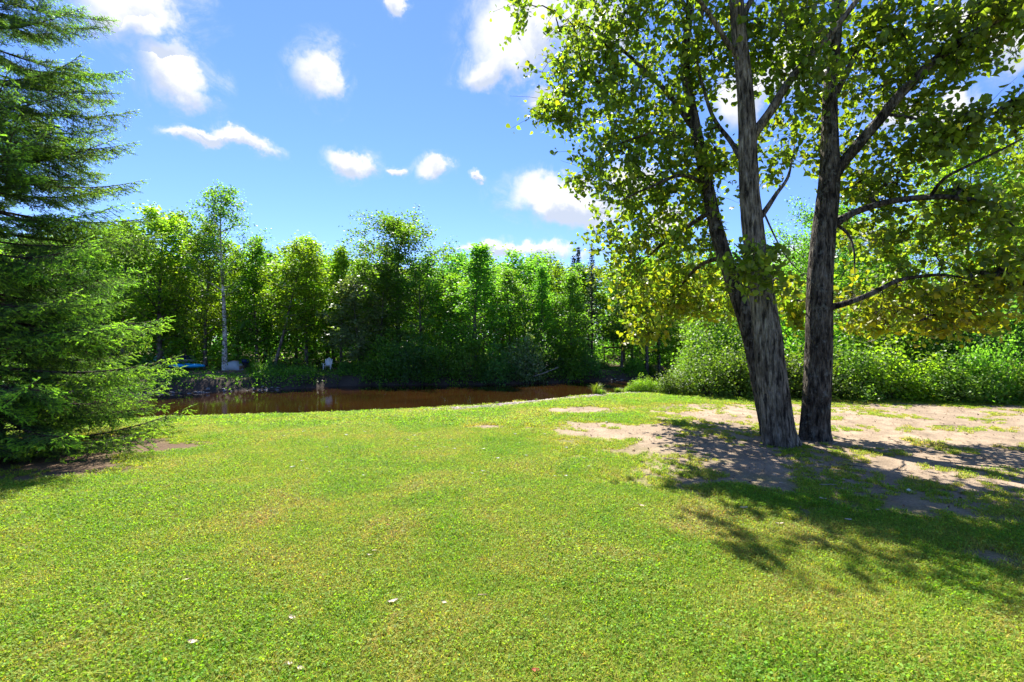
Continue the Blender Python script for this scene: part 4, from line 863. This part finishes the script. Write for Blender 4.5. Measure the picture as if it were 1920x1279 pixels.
d = 42.0; x = at(351, d); kz = gz(x, d)
k = thing('kayak', 'bright blue kayak lying on the far bank', 'kayak', (x, d, kz+.16), R(4)); hull('hull', k, 'blue', 3.0, .74, .38, .0); ring('cockpit_rim', k, 'black', (-.15, 0, .36), .42, .20, .022)
part('seat', k, 'black', [((-.32, 0, .36), (.06, .34, .22), (0, .2, 0))]); hull('hatch_cover', k, 'blue', .7, .4, .08, .34, sheer=0)
d = 47; x = at(344, d); k = thing('covered_boat', 'small boat under a dark navy tarp behind the blue kayak', 'boat', (x, d, gz(x, d)), R(6))
hull('hull', k, 'grey_tarp', 2.1, .95, .5, .35); hull('tarp', k, 'navy', 2.3, 1.15, .55, .62, sheer=.02)
for sx in (-.6, .6): part('trestle', k, 'wood_dark', [((sx, -.3, .18), (.07, .07, .42)), ((sx, .3, .18), (.07, .07, .42)), ((sx, 0, .38), (.07, .8, .06))])
d = 42.8; x = at(439, d); k = thing('upturned_boat', 'pale grey rowing boat turned upside down beside the white birch', 'boat', (x, d, gz(x, d)+.08), R(-8))
hull('hull', k, 'grey_tarp', 1.75, 1.1, 1.05, -.30, sheer=-.15); part('keel', k, 'wood', [((0, 0, .745), (1.2, .04, .05))]); part('transom', k, 'wood', [((.80, 0, .15), (.04, .7, .35))])
d = 43.4; x = at(459, d); k = thing('covered_barrel', 'dark navy covered barrel next to the upturned grey boat', 'barrel', (x, d, gz(x, d)+.05))
mbq = MB(); mbq.add(*tube(np.array([[0, 0, 0], [0, 0, .15], [0, 0, .45], [0, 0, .72]]), np.array([.27, .31, .31, .27]), 18)); link('drum', mbq.mesh('drum', [M['black']], True), k); hull('cover', k, 'navy', .78, .78, .36, .52, sheer=0)
# garden chair
def garden_chair(x, d, rz, label, mat):
    c = thing('garden_chair', label, 'chair', (x, d, gz(x, d)), rz)
    for s in (-1, 1):
        part('leg', c, mat, [((s*.30, -.36, .27), (.07, .045, .54))]); part('leg', c, mat, [((s*.27, .30, .17), (.045, .55, .09), (R(-22), 0, 0))])
        part('armrest', c, mat, [((s*.36, -.06, .555), (.14, .78, .03))])
    for j in range(5): part('seat_slat', c, mat, [((0, -.36+.14*j, .40-.035*j), (.56, .125, .025), (R(-13), 0, 0))])
    for j in range(5):
        u = j-2; part('back_slat', c, mat, [((u*.115, .32+.0, .66-.03*abs(u)), (.105, .022, .88-.09*abs(u)), (R(-20), R(u*3.5), 0))])
    part('back_rail', c, mat, [((0, .36, .60), (.62, .03, .06), (R(-20), 0, 0))]); return c
d = 43.0; garden_chair(at(615, d), d, R(8), 'white slatted garden chair facing the river on the far bank', 'white')
d = 45.5; garden_chair(at(286, d), d, R(-14), 'pale green slatted garden chair beside the kayak, near the spruce tips', 'teal')
d = 46.0; garden_chair(at(304, d), d, R(20), 'grey garden chair between the pale green chair and the covered boat', 'grey_tarp')
# wooden swing frame and shelter on the far bank
d = 51; x = at(1150, d); k = thing('swing_frame', 'brown wooden A-frame garden swing on the far bank under dark trees', 'swing', (x, d, gz(x, d)), R(-12))
for s in (-1, 1):
    for e in (-1, 1): part('leg', k, 'wood', [((s*.95, e*.48, .95), (.10, .09, 2.1), (R(e*25), 0, 0))])
part('top_beam', k, 'wood', [((0, 0, 1.93), (2.3, .1, .14))])
for s in (-1, 1): part('hanger', k, 'wood_dark', [((s*.6, 0, 1.25), (.025, .025, 1.3))])
for j in range(4): part('seat_slat', k, 'wood', [((0, -.24+.13*j, .55), (1.35, .11, .03))])
for j in range(3): part('back_slat', k, 'wood', [((0, .30, .70+.15*j), (1.35, .03, .11), (R(-12), 0, 0))])
d = 56; x = at(1282, d); k = thing('wooden_shelter', 'small dark open wooden shelter with pale posts in the wood', 'shelter', (x, d, gz(x, d)), R(5))
for s in (-1, 1):
    for e in (-.6, .6): part('post', k, 'dead_wood' if s > 0 else 'wood_dark', [((s*.72, e, .75), (.11, .11, 1.5))])
for j in range(7): part('roof_board', k, 'wood_dark', [((0, -.84+.28*j, 1.54+.03*j), (1.95, .275, .04), (R(6), 0, 0))])
# dead branches hanging over the river
for i, (q, r, lb) in enumerate([(((1000, 706, 41.0), (1020, 700, 41.3), (1048, 689, 41.8)), .05, 'long pale dead limb slanting down from the bank shrubs to the water'), (((1003, 702, 41.2), (1014, 695, 41.5), (1026, 686, 41.9)), .035, 'shorter grey dead limb above the long pale one at the water'),
                              (((1168, 706, 45.5), (1155, 699, 46.0), (1140, 692, 46.8)), .04, 'bent dead root sticking out of the eroded bank')]):
    pp = PL(*q); rt = thing('dead_branch', lb, 'dead branch', pp[0]); a, b = catmull(np.array(pp)-pp[0], [r*.6, r, r*.5], .15); V, F_ = tube(a, b, 8)
    link('limb', make_mesh('limb', V, F_, None, True, [M['dead_wood']]), rt)
    for j in (.4, .65, .85):
        q0 = a[int(j*(len(a)-1))]; e = q0+np.array([.35*(1 if j != .65 else -1), -.1, .4*(j-.3)]); V, F_ = tube(np.array([q0, (q0+e)/2+[0, 0, .04], e]), np.array([r*.35, r*.25, .005]), 5); link('twig', make_mesh('twig', V, F_, None, True, [M['dead_wood']]), rt)
# stones along the far water line
SM = [stone_mesh('shore_stone', 300+i, M['stone']) for i in range(4)]; SM2 = [stone_mesh('shore_stone', 310+i, M['stone_dark']) for i in range(4)]
rk = random.Random(7)
for i in range(56):
    px = 330+200*rk.random() if i < 40 else 1130+110*rk.random(); 
    x0 = at(px, 36 if i < 40 else 46); d = float(far_edge(np.array([x0]))[0])+rk.uniform(-.35, .55); z = max(gz(x0, d), WATER-.05)
    o = link('shore_stone', (SM if rk.random() < .55 else SM2)[i % 4], None, (x0, d, z+.02)); s = rk.uniform(.10, .30); o.scale = (s*1.3, s, s); o.rotation_euler.z = rk.uniform(0, 6)
    tag(o, 'grey stone at the water\'s edge below the kayak lawn' if i < 40 else 'grey stone at the foot of the eroded far bank near the dead root', 'stone', 'stones along the kayak shore' if i < 40 else 'stones below the eroded bank')

# ------------------------------------------------------------------ litter on the lawn
M['dry_leaf'] = plain_mat('dry_leaf', (0.50, 0.42, 0.32), .7, .25, 60); M['red_leaf'] = plain_mat('red_leaf', (0.28, 0.06, 0.025), .6, .3, 60); M['petal'] = plain_mat('bleached_leaf', (0.62, 0.60, 0.54), .6, .15, 60); M['chip'] = plain_mat('wood_chip', (0.34, 0.24, 0.16), .85, .3, 60)
def litter_mesh(name, seed, mat):
    rg = np.random.default_rng(seed); u = np.linspace(0, 1, 7); V = []
    for a in u:
        w = .34*math.sin(math.pi*min(1, a*.93+.06))**.8
        for b in (-1, -.5, 0, .5, 1): V.append((a-.5, b*w, .10+.16*b*b*rg.uniform(.5, 1.3)+.12*(a-.5)**2*4*rg.uniform(.6, 1.2)))
    i = np.arange(6)[:, None]*5; j = np.arange(4)[None]; F_ = np.stack([i+j, i+j+1, i+j+6, i+j+5], -1).reshape(-1, 4)
    me = make_mesh(name, V, F_, None, True, [M[mat]]); return me
LM = {k: [litter_mesh('fallen_leaf', 400+i, k) for i in range(3)] for k in ('dry_leaf', 'red_leaf', 'petal')}
def drop(px, py, s, kind, label, group=None, name='fallen_leaf'):
    d = EYE*FPX/(py-640); x = at(px, d); o = link(name, LM[kind][int(px) % 3], None, (x, d, gz(x, d)+.022)); o.scale = (s, s*.8, s*.7); o.rotation_euler = (rk.uniform(-.15, .15), rk.uniform(-.15, .15), rk.uniform(-.5, .5)+(3.14 if px % 2 else 0))
    return tag(o, label, 'leaf', group)
for (px, py, s) in ((362, 1212, .062), (737, 1133, .064), (693, 1045, .05), (701, 1037, .045), (833, 1133, .035), (350, 1094, .05), (548, 1162, .05), (541, 1252, .045), (564, 1260, .04)):
    drop(px, py, s, 'dry_leaf', 'curled pale tan dry leaf lying on the open lawn', 'dry leaves on the lawn')
for (px, py) in ((700, 990), (728, 991), (1003, 1262)): drop(px, py, .045, 'red_leaf', 'small reddish-brown fallen leaf on the lawn grass', 'red leaves on the lawn')
for i in range(46):
    px = rk.uniform(520, 1180); py = rk.uniform(782, 900)
    drop(px, py, rk.uniform(.035, .065), 'petal', 'tiny bleached leaf fleck on the grass toward the river', 'bleached leaf flecks on the far lawn')
for i in range(12): drop(rk.uniform(1180, 1900), rk.uniform(840, 1000), rk.uniform(.04, .07), 'dry_leaf', 'dry leaf lying on the bare shaded earth by the poplars', 'dry leaves under the poplars')
def stick(px, py, ln, r, rz, label, mat='dead_wood'):
    d = EYE*FPX/(py-640); x = at(px, d); rg = np.random.default_rng(int(px)); s = np.linspace(-.5, .5, 7); p = np.stack([s*ln, .05*ln*np.sin(s*5), r+.01+.02*ln*np.cos(s*3)], -1); V, F_ = tube(p, np.linspace(r, r*.5, 7), 7)
    o = link('stick', make_mesh('stick', V, F_, None, True, [M[mat]]), None, (x, d, gz(x, d))); o.rotation_euler.z = rz; tag(o, label, 'stick')
stick(1553, 911, .19, .006, -.15, 'thin pale stick on the shaded grass in front of the poplars')
stick(905, 1117, .055, .007, .05, 'short brown twig lying alone on the sunlit lawn', 'chip')
stick(1602, 876, .16, .007, -.7, 'dark twig on the bare earth right of the upright poplar', 'wood_dark')
stick(1565, 834, .22, .009, .6, 'pale forked stick at the foot of the upright poplar')
stick(1770, 800, .35, .008, -.3, 'long thin twig on the sandy patch toward the hedge', 'wood_dark')
wr = link('white_stone', stone_mesh('white_stone', 500, M['petal']), None, (at(1703, 5.15), 5.15, gz(at(1703, 5.15), 5.15)+.015)); wr.scale = (.05, .045, .05); tag(wr, 'small white stone in the shaded grass right of the poplars', 'stone')

rg = np.random.default_rng(600); x = rg.uniform(1.2, 12, 9000); y = rg.uniform(3.5, 13, 9000); k = (dirt_mask(x, y) > .25) | (rg.uniform(size=9000) < .06); x, y = x[k][:3200], y[k][:3200]
mb = MB(); V, Fc, _ = leaves(np.stack([x, y, ground_z(x, y)+.012], -1), rg, .035, (DIAMOND[0]*np.array([1, .6, 1]), DIAMOND[1]), up=2.2, droop=0, svar=.7)
mb.add(V, Fc, np.repeat(rg.uniform(.35, 1.5, len(x))[:, None]*np.array([1, .9, .78]), 4, 0)); M['litter'] = plain_mat('leaf_litter', (0.23, 0.17, 0.11), .85, .3, 30, usecol=True)
tag(link('leaf_litter', mb.mesh('leaf_litter', [M['litter']])), 'scraps of dry leaf and bark strewn over the bare earth', 'leaf litter', kind='stuff')
